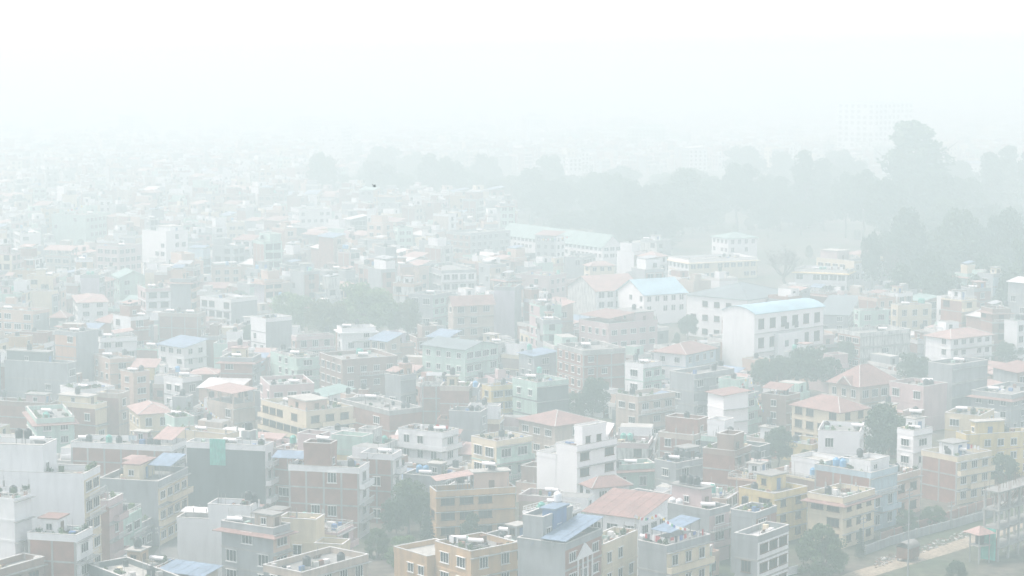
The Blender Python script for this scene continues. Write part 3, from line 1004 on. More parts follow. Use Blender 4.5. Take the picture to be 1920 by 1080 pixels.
def place_tanks(s, items):
    """items: (world position, colour, stand height)"""
    global TANK_N
    items = sorted(items, key=lambda t: project(t[0])[0])
    bycol = {}
    for it in items:
        bycol.setdefault(it[1], []).append(it)
    order = ('leftmost', 'second', 'third', 'fourth', 'fifth', 'sixth')
    for colr, lst in bycol.items():
        for k, (p, c, stand) in enumerate(lst):
            if TANK_N >= 300:
                return
            TANK_N += 1
            body, lid, st = tank_meshes(c, stand)
            o = link('water_tank', body, None, p, s.th)
            which = '' if len(lst) == 1 else (order[k] + ' ' if k else 'leftmost ')
            t = f'{which}{c} tank on {short(s)}'
            if t in USED or len(t.split()) > 16:
                t = relate(*project(p), lambda q: f'{c} tank {q}')
            tag(o, t, 'water tank', 'rooftop water tanks')
            if s.d < 520:
                link('lid', lid, o)
            link('stand', st, o)


def place_heaters(s, pts):
    global HEAT_N
    pts = sorted(pts, key=lambda p: project(p)[0])
    for k, p in enumerate(pts):
        if HEAT_N >= 300:
            return
        HEAT_N += 1
        o = link('solar_water_heater', None, None, p, -.3 + random.uniform(-.14, .14))
        t, pn, f = heater_meshes()
        link('storage_tank', t, o)
        link('tube_panel', pn, o)
        link('stand', f, o)
        which = '' if len(pts) == 1 else ('left ', 'right ', 'third ')[k]
        t = f'{which}solar water heater on {short(s)}'
        if t in USED or len(t.split()) > 16:
            t = relate(*project(p), lambda q: f'solar heater {q}')
        tag(o, t, 'solar heater', 'rooftop solar heaters')


def leafball(mb, c, r, n, size, sq=.8):
    c = np.array(c)
    d = rng.normal(size=(n, 3))
    d /= np.linalg.norm(d, axis=1)[:, None]
    p = c + d * (r * rng.uniform(.55, 1.05, n) ** .6)[:, None] * (1, 1, sq)
    a = rng.normal(size=(n, 3))
    a /= np.linalg.norm(a, axis=1)[:, None]
    b = np.cross(a, d + rng.normal(size=(n, 3)) * .5)
    b /= np.linalg.norm(b, axis=1)[:, None] + 1e-6
    sz = size * rng.uniform(.6, 1.3, n)[:, None]
    q = np.stack([p - a * sz, p + b * sz * .6, p + a * sz, p - b * sz * .6], 1)
    k = len(mb.v)
    mb.v += [tuple(x) for x in q.reshape(-1, 3)]
    mb.f += [(k + 4 * i, k + 4 * i + 1, k + 4 * i + 2, k + 4 * i + 3) for i in range(n)]
    mb.m += [0] * n


def place_plants(s, pts):
    """potted shrubs along a parapet"""
    global PLANT_N
    if 'pot' not in CACHE:
        CACHE['pot'] = MB().lathe([(.001, 0), (.16, 0), (.22, .32), (.18, .32), (.001, .3)], 8).mesh('pot', ['pot'])
        for i in range(3):
            m = MB()
            for _ in range(4):
                leafball(m, rng.uniform(-.18, .18, 3) + (0, 0, .62), .26, 26, .11, 1.0)
            CACHE['shrub', i] = m.mesh('foliage', [('leaf mid', 'leaf bright', 'leaf dark')[i]])
    order = ('leftmost', 'second', 'third', 'fourth', 'fifth', 'sixth', 'seventh', 'eighth', 'ninth', 'tenth', 'eleventh', 'twelfth', 'thirteenth')
    for k, p in enumerate(sorted(pts, key=lambda p: project(p)[0])[:13]):
        o = link('potted_plant', None, None, p, random.uniform(0, 6))
        o.scale = (1, 1, 1) if random.random() < .5 else (1.4, 1.4, 1.6)
        link('pot', CACHE['pot'], o)
        link('foliage', CACHE['shrub', random.randrange(3)], o)
        tag(o, f'{order[k]} potted plant on {short(s)}', 'potted plant', 'plants in pots on roofs')
        PLANT_N += 1


# ------------------------------------------------------------------ house builder
def wmat(k):
    return k if k == 'brick' else ('brick' if k == 'brickframe' else ('wall ' + k if ('wall ' + k) in MATS else k))


def windows_on(s, root, face, x0, x1, z0, n, sh, prob, near, acc, first):
    """rows of windows; face 'R' lies in Y = 0, face 'L' in X = 0"""
    w = x1 - x0
    bays = max(1, int(w / getattr(s, 'bays', 2.9)))
    rr = random.Random(hash((round(s.x, 2), face)) & 0xffff)
    ww = min(rr.choice((1.4, 1.6, 2.0, 2.4)), w / bays - .5)
    wh = min(rr.choice((1.4, 1.6, 1.8)), sh - 1.2)
    if face == 'R' and getattr(s, 'veranda', False):
        ww, wh = w / bays - .45, min(2.1, sh - .95)  # wide dark panes imitate the shade inside open verandas
    if getattr(s, 'winsize', None):
        ww, wh = s.winsize
    if getattr(s, 'bigwin', False):
        bays = max(1, int(w / 6.5))
        ww, wh = 3.4, 3.0
    if ww < .5 or wh < .5:
        return
    for k in range(n):
        if k < first:
            continue
        for b in range(bays):
            if rr.random() > prob:
                continue
            c = x0 + (b + .5) * w / bays
            z = z0 + k * sh + .95
            gm, fm = win_meshes(ww, wh, s.frame, not near)
            if near:
                if face == 'R':
                    o = link('window', gm, root, (c, 0, z))
                    link('frame', fm, o)
                else:
                    o = link('window', gm, root, (0, c, z), -math.pi / 2)
                    link('frame', fm, o)
            else:
                acc.append((face, c, z, ww, wh))


def join_windows(s, root, acc):
    mb = MB()
    for face, c, z, w, h in acc:
        if face == 'R':
            mb.box(c - w / 2, c + w / 2, -.05, .05, z, z + h, 0)
            mb.box(c - w / 2 - .15, c + w / 2 + .15, -.35, .04, z + h + .02, z + h + .14, 1)
            mb.box(c - .05, c + .05, -.08, .04, z, z + h - .01, 1)
        else:
            mb.box(-.05, .05, c - w / 2, c + w / 2, z, z + h, 0)
            mb.box(-.35, .04, c - w / 2 - .15, c + w / 2 + .15, z + h + .02, z + h + .14, 1)
            mb.box(-.08, .04, c - .05, c + .05, z, z + h - .01, 1)
    o = mb.build('window_rows', ['glass', 'frame ' + s.frame], root)
    o['kind'] = 'stuff'


def canopy(root, x0, x1, y0, y1, z0, zl, zh, mat, open_posts=True):
    """a tin sheet on posts: low along X = x0, high along X = x1"""
    t = .07
    m = MB()
    k = max(3, int((y1 - y0) / .9))
    for i in range(k):                       # overlapping sheets with small steps
        a, b = y0 + (y1 - y0) * i / k, y0 + (y1 - y0) * (i + 1) / k - .015
        e = .025 * (i % 2)
        m.prism([(x0, a, zl + e), (x1, a, zh + e), (x1, b, zh + e), (x0, b, zl + e)],
                [(x0, a, zl + t + e), (x1, a, zh + t + e), (x1, b, zh + t + e), (x0, b, zl + t + e)])
    o = m.build('tin_roof', mat, root)
    if open_posts:
        for X, zt in ((x0 + .15, zl), (x1 - .15, zh)):
            for Y in (y0 + .15, (y0 + y1) / 2, y1 - .15):
                MB().box(X - .05, X + .05, Y - .05, Y + .05, z0, zt - .0).build('post', 'metal pole', o)
    return o


def build_house(s):
    near = s.d < 640
    root = link(s.name, None, None, (s.x, s.y, 0), math.pi / 2 - s.th)
    wR, wL = s.wR, s.wL
    flat = s.roof == 'flat'
    rz = s.h - .9 if flat else s.h
    n = s.n or max(1, int(round(rz / 3.05)))
    sh = rz / n
    s.sh = sh
    rm = s.rmat if flat and s.rmat else 'roof concrete'
    opn = getattr(s, 'openstorey', False)
    wt = rz - sh + .9 if opn else rz
    mats = [wmat(s.L), wmat(s.R), rm]
    w = MB().box(0, wR, 0, wL, -.3, wt, ms=(0, 1, 0, 0, 2, 0))
    wall = w.build('wall', mats, root)
    if opn:
        for X in (.15, wR / 2, wR - .15):
            for Y in (.15, wL / 2, wL - .15):
                MB().box(X - .14, X + .14, Y - .14, Y + .14, wt, rz).build('post', wmat(s.R), root)
    # storey bands
    rr = random.Random(int(s.x * 100) & 0xffff)
    bandm = 'concrete' if 'brick' in (s.L + s.R) or s.L == 'grey' else wmat(s.R)
    if near or s.hero:
        for k in range(1, n):
            z = k * sh
            if s.wl > 0 or s.L == 'brickframe':
                MB().ring(-.06, wR + .06, -.06, wL + .06, z - .16, z + .12, .1).build('storey_band', bandm, root)
            else:
                MB().box(.0, wR, -.08, .05, z - .16, z + .12).build('storey_band', bandm, root)
    if near and rr.random() < .6:
        for k in range(1, n + (1 if flat else 0)):
            z = k * sh - (.17 if k < n else .2)
            MB().box(-.25, wR + .2, -.62, -.062, z - .1, z).build('ledge', 'concrete', root)
    for face, st, wd in (('L', s.L, wL), ('R', s.R, wR)):
        if st == 'brickframe':
            k = max(1, round(wd / 3.6))
            for i in range(k + 1):
                c = min(max(i * wd / k, .16), wd - .16)
                a, b = c - .17, c + .17
                if face == 'L':
                    MB().box(-.045, .1, a, b, 0, rz - .02).build('column', 'concrete', root)
                else:
                    MB().box(a, b, -.045, .1, 0, rz - .02).build('column', 'concrete', root)
    # windows
    acc = []
    nn = n - 1 if opn else n
    first = 0 if (s.hero and near) or n <= 2 else 1
    windows_on(s, root, 'R', .35, wR - .35, 0, nn, sh, s.wr, near, acc, first)
    windows_on(s, root, 'L', .35, wL - .35, 0, nn, sh, s.wl, near, acc, first)
    if acc:
        join_windows(s, root, acc)
    # balconies on the right-hand face (and on the left-hand one where asked)
    for k in range(min(s.bal, n - 1)):
        z = (n - 1 - k) * sh
        a, b = (0.0, wR) if rr.random() < .5 else (wR * .3, wR)
        bm = wmat(s.R) if s.R != 'brickframe' else 'concrete'
        m = MB().box(a, b, -1.0, -.07, z - .1, z + .06)
        o = m.build('balcony', 'concrete', root)
        m = MB()
        if rr.random() < .6:
            m.box(a, b, -1.0, -.9, z + .06, z + .92)
            m.box(a, a + .1, -.9, -.07, z + .06, z + .92)
            m.box(b - .1, b, -.9, -.07, z + .06, z + .92)
            m.box(a - .04, b + .04, -1.05, -.85, z + .921, z + 1.0)
            m.build('balcony_wall', bm, o)
        else:
            for i in range(int((b - a) / .45) + 1):
                m.box(a + i * .45 * .98, a + i * .45 * .98 + .06, -.98, -.92, z + .06, z + .85)
            m.box(a, b, -1.0, -.9, z + .85, z + .95)
            m.build('railing', 'frame white', o)
        if getattr(s, 'Lbal', False):
            o = MB().box(-1.0, -.07, -.5, wL, z - .1, z + .06).build('balcony', 'concrete', root)
            MB().box(-1.0, -.9, -.5, wL, z + .06, z + .95).box(-.9, -.07, wL - .1, wL, z + .06, z + .95).build('balcony_wall', wmat(s.L), o)
    # projecting bay of the barrel-roofed hall
    if getattr(s, 'bay', False):
        o = MB().box(wR * .28, wR * .66, -1.6, -.02, 0, rz * .62).build('projecting_bay', 'wall white', root)
        for k in range(3):
            gm, fm = win_meshes(1.6, 1.8, 'brown', False)
            for c in (.40, .54):
                q = link('window', gm, o, (wR * c, -1.6, .9 + k * sh * .95))
    # roof
    if flat:
        if s.par == 'rail':
            m = MB().ring(-.04, wR + .04, -.04, wL + .04, rz - .22, rz + .16, .16)
            m.build('parapet', wmat(s.R) if s.R != 'brickframe' else 'concrete', root)
            m = MB()
            for X in np.arange(.1, wR, .9):
                m.box(X, X + .07, .02, .09, rz + .16, rz + .82)
                m.box(X, X + .07, wL - .09, wL - .02, rz + .16, rz + .82)
            for Y in np.arange(.1, wL, .9):
                m.box(.02, .09, Y, Y + .07, rz + .16, rz + .82)
                m.box(wR - .09, wR - .02, Y, Y + .07, rz + .16, rz + .82)
            m.ring(0, wR, 0, wL, rz + .82, rz + .9, .11)
            m.ring(.03, wR - .03, .03, wL - .03, rz + .48, rz + .54, .05)
            m.build('railing', 'coping', root)
        else:
            pm = wmat(s.L) if s.L in ('white', 'bright white', 'cream', 'mint', 'pink', 'peach', 'ochre', 'yellow', 'grey') else ('concrete' if 'brick' in s.R else wmat(s.R))
            MB().ring(-.05, wR + .05, -.05, wL + .05, rz - .18, rz + .84, .16).build('parapet', pm, root)
            MB().ring(-.10, wR + .10, -.10, wL + .10, rz + .841, rz + .93, .26).build('coping', 'coping', root)
        if rr.random() < .4 and near:
            m = MB()
            for X in (.1, wR / 2, wR - .35):
                for Y in (.1, wL / 2, wL - .35):
                    if rr.random() < .6 and (X != wR / 2 or Y != wL / 2):
                        hh = rr.uniform(.3, 1.1)
                        m.box(X, X + .24, Y, Y + .24, rz + .85, rz + .85 + hh)
                        for q in (.05, .19):
                            m.box(X + q, X + q + .03, Y + q, Y + q + .03, rz + .85 + hh, rz + 1.6 + hh)
            if m.v:
                o = m.build('column_stub', 'concrete', root)
                o['kind'] = 'stuff'
        if s.skirt:
            z = rz - .15
            sk = s.skirt if s.skirt in MATS else wmat(s.skirt)
            m = MB()
            e = 1.0
            o4 = [(-e, -e), (wR + e, -e), (wR + e, wL + e), (-e, wL + e)]
            i4 = [(-.06, -.06), (wR + .06, -.06), (wR + .06, wL + .06), (-.06, wL + .06)]
            for i in range(4):
                j = (i + 1) % 4
                a, b, c, d = o4[i], o4[j], i4[j], i4[i]
                m.quad((*a, z - .35), (*b, z - .35), (*c, z), (*d, z))
                m.quad((*b, z - .47), (*a, z - .47), (*d, z - .12), (*c, z - .12))
                m.quad((*a, z - .47), (*b, z - .47), (*b, z - .35), (*a, z - .35))
            m.build('eaves', sk, root)
    else:
        e, r, t = .55, s.rise, .12
        m = MB()
        if s.roof == 'mono':
            zl, zh = rz + .12, rz + .12 + r
            canopy(root, -e, wR + e, -e, wL + e, rz, zl, zh, s.rmat, False)
            f = MB()   # triangular cheeks between the wall and the sheet
            f.prism([(.02, .02, rz - .05), (wR - .02, .02, rz - .05), (wR - .02, .02, zh - .12)], [(.02, .2, rz - .05), (wR - .02, .2, rz - .05), (wR - .02, .2, zh - .12)])
            f.box(wR - .2, wR - .02, .25, wL - .05, rz - .05, zh - .12)
            if not opn:
                f.build('gable_wall', wmat(s.R), root)
        elif s.roof == 'hip':
            a, b = -e, wR + e
            c, d = -e, wL + e
            lx, ly = b - a, d - c
            ins = min(lx, ly) / 2
            if lx >= ly:
                r0, r1 = (a + ins, (c + d) / 2), (b - ins * .98, (c + d) / 2)
            else:
                r0, r1 = ((a + b) / 2, c + ins), ((a + b) / 2, d - ins * .98)
            z = rz - .05
            R0, R1 = (*r0, z + r), (*r1, z + r)
            P = [(a, c, z), (b, c, z), (b, d, z), (a, d, z)]
            if lx >= ly:
                m.quad(P[0], P[1], R1, R0); m.tri(P[1], P[2], R1); m.quad(P[2], P[3], R0, R1); m.tri(P[3], P[0], R0)
            else:
                m.tri(P[0], P[1], R0); m.quad(P[1], P[2], R1, R0); m.tri(P[2], P[3], R1); m.quad(P[3], P[0], R0, R1)
            m.ring(a, b, c, d, z - .16, z - .002, .3)
            o = m.build('roof', s.rmat, root)
            g = MB()
            for pa, pb in ((R0, R1), (P[0], R0), (P[1], R1 if lx >= ly else R0)):
                g.tube((pa[0], pa[1], pa[2] + .03), (pb[0], pb[1], pb[2] + .03), .09, .09, 5)
            g.build('ridge_cap', 'coping' if 'terra' in s.rmat else s.rmat, o)
            if getattr(s, 'dormer', False):
                yc = wL * .42
                g = MB().prism([(-e - .3, yc - 2.2, rz + .1), (-e - .3, yc + 2.2, rz + .1), (-e - .3, yc, rz + 1.9)],
                               [(wR * .35, yc - 2.2, rz + .1), (wR * .35, yc + 2.2, rz + .1), (wR * .35, yc, rz + 1.9)])
                g.build('dormer', 'terracotta', o)
                g = MB()
                for sg in (-1, 1):
                    g.tube((-e - .4, yc + sg * 2.4, rz + .05), (-e - .4, yc, rz + 2.05), .13, .13, 4)
                g.build('bargeboard', 'coping', o)
        elif s.roof == 'gable':
            ridge = getattr(s, 'ridge', 'L' if wL > wR else 'R')
            z = rz
            if ridge == 'R':       # ridge runs along X, gable shows on the left-hand face
                yc = wL / 2
                g = MB().prism([(0, .0, z), (0, wL, z), (0, yc, z + r)], [(wR, .0, z), (wR, wL, z), (wR, yc, z + r)])
                g.build('gable_wall', wmat(s.L), root)
                for sg, y0 in ((-1, -e), (1, wL + e)):
                    zz = z - r * e / yc
                    m.prism([(-e, y0, zz + .05), (wR + e, y0, zz + .05), (wR + e, yc, z + r + .05), (-e, yc, z + r + .05)],
                            [(-e, y0, zz + .17), (wR + e, y0, zz + .17), (wR + e, yc, z + r + .17), (-e, yc, z + r + .17)])
            else:
                xc = wR / 2
                g = MB().prism([(0, 0, z), (wR, 0, z), (xc, 0, z + r)], [(0, wL, z), (wR, wL, z), (xc, wL, z + r)])
                g.build('gable_wall', wmat(s.R), root)
                for sg, x0 in ((-1, -e), (1, wR + e)):
                    zz = z - r * e / xc
                    m.prism([(x0, -e, zz + .05), (x0, wL + e, zz + .05), (xc, wL + e, z + r + .05), (xc, -e, z + r + .05)],
                            [(x0, -e, zz + .17), (x0, wL + e, zz + .17), (xc, wL + e, z + r + .17), (xc, -e, z + r + .17)])
            m.build('roof', s.rmat, root)
        elif s.roof == 'barrel':
            K = 14
            prof = []
            for i in range(K + 1):
                y = -e + (wL + 2 * e) * i / K
                q = (y - wL / 2) / (wL / 2 + e)
                prof.append((y, rz - .1 + r * (1 - q * q)))
            for i in range(K):
                (y0, z0), (y1, z1) = prof[i], prof[i + 1]
                m.prism([(-.3, y0, z0), (wR + .4, y0, z0), (wR + .4, y1, z1), (-.3, y1, z1)],
                        [(-.3, y0, z0 + .12), (wR + .4, y0, z0 + .12), (wR + .4, y1, z1 + .12), (-.3, y1, z1 + .12)])
            m.build('roof', s.rmat, root)
            g = MB()
            loop = [(0, y, z - .04) for y, z in prof if .0 <= y <= wL]
            loop = [(0, 0.0, rz - .02)] + loop + [(0, wL, rz - .02)]
            g.prism(loop, [(wR, p[1], p[2]) for p in loop])
            g.build('gable_wall', wmat(s.L), root)
    # what was added on the roof
    zr = rz
    for f in s.feats:
        if f[0] in ('hut', 'block', 'wing'):
            k, a, b, c, d, hh, mk = f[:7]
            x0, x1, y0, y1 = a * wR, b * wR, c * wL, d * wL
            if k == 'wing':
                z0, z1 = -.3, s.h + hh
            else:
                z0, z1 = zr + .003, (zr if k == 'hut' else s.h) + hh
                x0, y0 = max(x0, .2), max(y0, .2)
                x1, y1 = min(x1, wR - .2), min(y1, wL - .2)
                if k == 'block':
                    x0 = .003 if a <= .02 else x0
                    z0 = zr + .003
            nm = {'hut': 'stair_room', 'block': 'upper_storey', 'wing': 'wing'}[k]
            cap = f[7] if len(f) > 7 else 'roof concrete'
            o = MB().box(x0, x1, y0, y1, z0, z1, ms=(0, 0, 0, 0, 1, 0)).build(nm, [wmat(mk), 'roof pale'], root)
            if k == 'hut':
                MB().box(x0 - .35, x1 + .35, y0 - .35, y1 + .35, z1 + .002, z1 + .2).build('roof_slab', cap, o)
                dm = rr.choice(('door blue', 'door brown', 'door brown'))
                xm = (x0 + x1) / 2
                MB().box(xm - .5, xm + .5, y0 - .05, y0 + .03, z0, z0 + 2.0).build('door', dm, o)
                if near:
                    gm, fm = win_meshes(1.0, 1.0, s.frame, True)
                    link('window', gm, o, (x0, (y0 + y1) / 2, z0 + .9), -math.pi / 2)
            else:
                MB().ring(x0 - .06, x1 + .06, y0 - .06, y1 + .06, z1 - .1, z1 + .75, .16).build('parapet', wmat(mk), o)
                MB().ring(x0 - .1, x1 + .1, y0 - .1, y1 + .1, z1 + .751, z1 + .84, .26).build('coping', 'coping', o)
                if k == 'block' and near:
                    gm, fm = win_meshes(1.2, 1.2, s.frame, True)
                    for q in range(max(1, int((x1 - x0) / 3))):
                        link('window', gm, o, (x0 + 1.5 + q * 3, y0, z0 + 1.0))
                if k == 'wing' and near and s.wl > 0:
                    gm, fm = win_meshes(1.4, 1.4, s.frame, True)
                    for q in range(max(1, int((y1 - y0) / 3))):
                        link('window', gm, o, (x0, y0 + 1.5 + q * 2.6, z1 - 2.4), -math.pi / 2)
        elif f[0] == 'canopy':
            _, a, b, c, d, z0, z1, mk = f
            canopy(root, a * wR, b * wR, c * wL, d * wL, zr, zr + z0, zr + z1, mk, z0 > 0 or c >= 1.0)
        elif f[0] == 'slab':
            MB().box(-.8, wR + .8, -.8, wL + .8, rz - .62, rz - .3).build('roof_slab', wmat(s.R), root)
    s.zr = zr
    s.root = root
    return root


for s in HEROES:
    build_house(s)
    tag(s.root, s.ref, s.cat, 'houses of the hazy town')

WORD = {'brickframe': 'brick', 'stained': 'stained white'}
NUM = {1: 'one-storey', 2: 'two-storey', 3: 'three-storey', 4: 'four-storey', 5: 'five-storey', 6: 'six-storey'}
for s in SINGLE:
    build_house(s)
    s.pu, s.pv = project(hw(s, s.wR / 2, s.wL / 2, s.h * .75))
    colr = WORD.get(s.R, s.R)
    col2 = WORD.get(s.L, s.L)
    kind = f'{colr} {NUM[s.n]} house'
    if s.roof != 'flat':
        kind = f'{colr} house with {s.rmat.replace(" pale", "").replace("terracotta", "red")} roof'
    elif col2 != colr and random.random() < .5:
        kind = f'{colr} house with {col2} side'
    lab = relate(s.pu, s.pv, lambda r: f'{kind} {r}')
    tag(s.root, lab, 'house', 'houses of the hazy town')
    s.sref = lab.replace(kind, colr + ' house', 1)
    if s.sref in USED:
        s.sref = lab
    while len(s.sref.split()) > 12:
        s.sref = lab
        break

# ------------------------------------------------------------------ tanks, heaters and pots on the roofs
for s in HEROES + SINGLE:
    rr = random.Random(int(abs(s.x) * 37 + s.y))
    flat = s.roof == 'flat'
    items, heat = [], []
    huts = [(f[1] * s.wR, f[2] * s.wR, f[3] * s.wL, f[4] * s.wL, f[5] + (.0 if f[0] == 'hut' else .9)) for f in s.feats if f[0] in ('hut', 'block')]
    cans = [(f[1] * s.wR, f[2] * s.wR, f[3] * s.wL, f[4] * s.wL) for f in s.feats if f[0] == 'canopy']

    def free(X, Y, r=.75):
        if not (r < X < s.wR - r and r < Y < s.wL - r):
            return False
        for q in huts + cans:
            if q[0] - r < X < q[1] + r and q[2] - r < Y < q[3] + r:
                return False
        return True

    def rnd(r=.75):
        for _ in range(30):
            X, Y = rr.uniform(0, s.wR), rr.uniform(0, s.wL)
            if free(X, Y, r):
                return X, Y
        return None
    if s.tanks is not None:
        for X, Y, c, st, k, dz in s.tanks:
            for i in range(k):
                yy = Y * s.wL + (i - (k - 1) / 2) * 1.45
                zz = s.zr
                for q in huts:
                    if q[0] < X * s.wR < q[1] and q[2] < yy < q[3]:
                        zz = s.zr + q[4] + .2
                if flat or dz:
                    items.append((hw(s, X * s.wR, yy, zz), c, max(.15, st)))
    elif flat:
        spot = rnd()
        if huts and rr.random() < .55:
            q = huts[0]
            items.append((hw(s, (q[0] + q[1]) / 2, (q[2] + q[3]) / 2, s.zr + q[4] + .2), 'black', rr.choice((.2, .6))))
        elif spot and rr.random() < .85:
            k = rr.choice((1, 1, 2))
            c = rr.choice(('black', 'black', 'black', 'black', 'blue', 'green'))
            st = rr.choice((.2, .6, 1.4))
            for i in range(k):
                if free(spot[0], spot[1] + i * 1.4):
                    items.append((hw(s, spot[0], spot[1] + i * 1.4, s.zr), c, st))
    if s.solar is not None:
        for X, Y, dz in s.solar:
            zz = s.zr
            for q in huts:
                if q[0] < X * s.wR < q[1] and q[2] < Y * s.wL < q[3]:
                    zz = s.zr + q[4] + .2
            heat.append(hw(s, X * s.wR, Y * s.wL, zz))
    elif flat and rr.random() < .85:
        if huts and huts[0][4] < 3 and rr.random() < .4 and not items:
            q = huts[0]
            heat.append(hw(s, (q[0] + q[1]) / 2, (q[2] + q[3]) / 2, s.zr + q[4] + .2))
        else:
            spot = rnd(1.3)
            if spot and all((hw(s, *spot) - Vector((i[0].x, i[0].y, 0))).length > 1.9 for i in items):
                heat.append(hw(s, spot[0], spot[1], s.zr))
    if flat and s.d < 950:
        cols = ['coping', 'tank black', 'rust', 'door blue', 'wall cream', 'concrete', 'cloth white', 'leaf mid', 'brick', 'wall mint']
        m = MB()
        for _ in range(rr.randrange(8, 22)):
            X, Y = rr.uniform(.3, s.wR - .3), rr.uniform(.3, s.wL - .3)
            if not free(X, Y, .35) or any((hw(s, X, Y) - Vector((i[0].x, i[0].y, 0))).length < 1.0 for i in items):
                continue
            c, q = rr.randrange(len(cols)), rr.random()
            if q < .25:
                m.box(X - .03, X + .03, Y - .03, Y + .03, s.zr, s.zr + rr.uniform(1.4, 2.8), 5)
            elif q < .4:
                a = rr.uniform(.5, 1.0)
                m.prism([(X - a, Y, s.zr + .5), (X + a, Y, s.zr + .5), (X + a, Y + .4, s.zr), (X - a, Y + .4, s.zr)],
                        [(X - a, Y, s.zr + .55), (X + a, Y, s.zr + .55), (X + a, Y + .4, s.zr + .05), (X - a, Y + .4, s.zr + .05)], c)
            else:
                a, b, h_ = rr.uniform(.15, .5), rr.uniform(.15, .5), rr.uniform(.2, 1.1)
                m.box(X - a, X + a, Y - b, Y + b, s.zr + .002, s.zr + h_, c)
        if m.v:
            o = m.build('roof_clutter', cols, s.root)
            o['kind'] = 'stuff'
    if items:
        place_tanks(s, items)
    if heat:
        place_heaters(s, heat)
    k = getattr(s, 'plants', 0) or (rr.choice((0, 0, 0, 3, 5)) if flat and s.d < 460 else 0)
    if k:
        pts = []
        for i in range(k * 2):
            X = .55
            Y = rr.uniform(.6, s.wL - .6)
            if rr.random() < .4:
                X, Y = rr.uniform(.6, s.wR - .6), .55
            if free(X, Y, .4) and all((hw(s, X, Y, s.zr) - p).length > .55 for p in pts) and len(pts) < k:
                pts.append(hw(s, X, Y, s.zr))
        place_plants(s, pts)

# ------------------------------------------------------------------ the houses beyond: one mass per the 300-of-a-kind limit
def city_mass(name, items, seed, windows=True):
    r = random.Random(seed)
    mlist = ['wall white', 'wall cream', 'wall pink', 'wall mint', 'wall grey', 'wall beige', 'brick', 'wall peach', 'roof concrete', 'roof pale',
             'terracotta', 'terracotta pale', 'glass', 'blue tin', 'coping', 'tank black', 'wall dark grey', 'wall stained', 'steel']
    idx = {k: i for i, k in enumerate(mlist)}
    mb = MB()
    for s in items:
        one = MB()
        wl = idx.get(wmat(s.L), r.randrange(8))
        wr = idx.get(wmat(s.R), r.randrange(8))
        top = r.choice((8, 8, 9))
        z = s.h - .8
        one.box(0, s.wR, 0, s.wL, -.2, z, ms=(wl, wr, wl, wl, top, wl))
        q = r.random()
        if q < .16:
            one.prism([(-.4, -.4, z + .2), (s.wR + .4, -.4, z + 1.6), (s.wR + .4, s.wL + .4, z + 1.6), (-.4, s.wL + .4, z + .2)],
                      [(-.4, -.4, z + .3), (s.wR + .4, -.4, z + 1.7), (s.wR + .4, s.wL + .4, z + 1.7), (-.4, s.wL + .4, z + .3)], r.choice((10, 11, 11, 13, 14)))
        else:
            one.ring(-.06, s.wR + .06, -.06, s.wL + .06, z - .1, z + .85, .25, r.choice((14, wl, wr, 14)))
            if r.random() < .4:
                hm = r.choice((wl, wr, 0))
                a0 = r.choice((.02, .35)) * s.wR
                one.box(a0, a0 + s.wR * .6, s.wL * .1, s.wL * r.uniform(.6, .95), z + .01, z + 2.9, ms=(hm, hm, hm, hm, r.choice((8, 9)), hm))
                one.box(a0 + s.wR * .15, a0 + s.wR * .3, s.wL * .1 - .05, s.wL * .1 + .05, z + .9, z + 2.3, 12)
            elif r.random() < .65:
                a, b = s.wR * r.uniform(.2, .5), s.wL * r.uniform(.2, .5)
                hm = r.choice((wl, wr, 0))
                one.box(a, a + s.wR * .38, b, b + s.wL * .34, z + .01, z + 2.6, ms=(hm, hm, hm, hm, r.choice((9, 9, 10)), hm))
                if r.random() < .5:
                    one.lathe([(.001, z + 2.6), (.6, z + 2.6), (.6, z + 3.9), (.001, z + 4.1)], 6, 15, a + 1.2, b + 1.2)
            if r.random() < .5:  # white bar painted as the glint of a rooftop heater
                X, Y = s.wR * r.uniform(.1, .3), s.wL * r.uniform(.1, .8)
                q = math.cos(s.th - math.pi / 2)
                one.prism([(X, Y, z + 1.0), (X + 2.2 * math.sin(s.th), Y - 2.2 * math.cos(s.th), z + 1.0), (X + 2.2 * math.sin(s.th) + .4, Y - 2.2 * math.cos(s.th) + .4, z + 1.0), (X + .4, Y + .4, z + 1.0)],
                          [(X, Y, z + 1.6), (X + 2.2 * math.sin(s.th), Y - 2.2 * math.cos(s.th), z + 1.6), (X + 2.2 * math.sin(s.th) + .4, Y - 2.2 * math.cos(s.th) + .4, z + 1.6), (X + .4, Y + .4, z + 1.6)], 18)
            for _ in range(4):
                X, Y = s.wR * r.uniform(.05, .9), s.wL * r.uniform(.05, .9)
                a = r.uniform(.2, .7)
                one.box(X, X + a, Y, Y + a, z + .005, z + r.uniform(.4, 1.8), r.choice((14, 15, 0, 6, 13, 16)))
        if windows:
            n = max(1, int(z / 3))
            for k in range(1 if n > 2 else 0, n):
                for b in range(max(1, int(s.wR / 3))):
                    c = (b + .5) * s.wR / max(1, int(s.wR / 3))
                    one.box(c - .7, c + .7, -.06, .05, k * 3 + .9, k * 3 + 2.4, 12)
                if s.wl > .3:
                    for b in range(max(1, int(s.wL / 3))):
                        c = (b + .5) * s.wL / max(1, int(s.wL / 3))
                        one.box(-.06, .05, c - .7, c + .7, k * 3 + .9, k * 3 + 2.4, 12)
        k = len(mb.v)
        for (X, Y, Z) in one.v:
            mb.v.append((s.x + X * s.dR[0] + Y * s.dL[0], s.y + X * s.dR[1] + Y * s.dL[1], Z))
        mb.f += [tuple(k + i for i in q) for q in one.f]
        mb.m += one.m
    o = mb.build(name, mlist)
    o['kind'] = 'stuff'
    o['label'] = 'crowd of pale flat-roofed houses fading into the haze'
    o['category'] = 'houses'
    return o


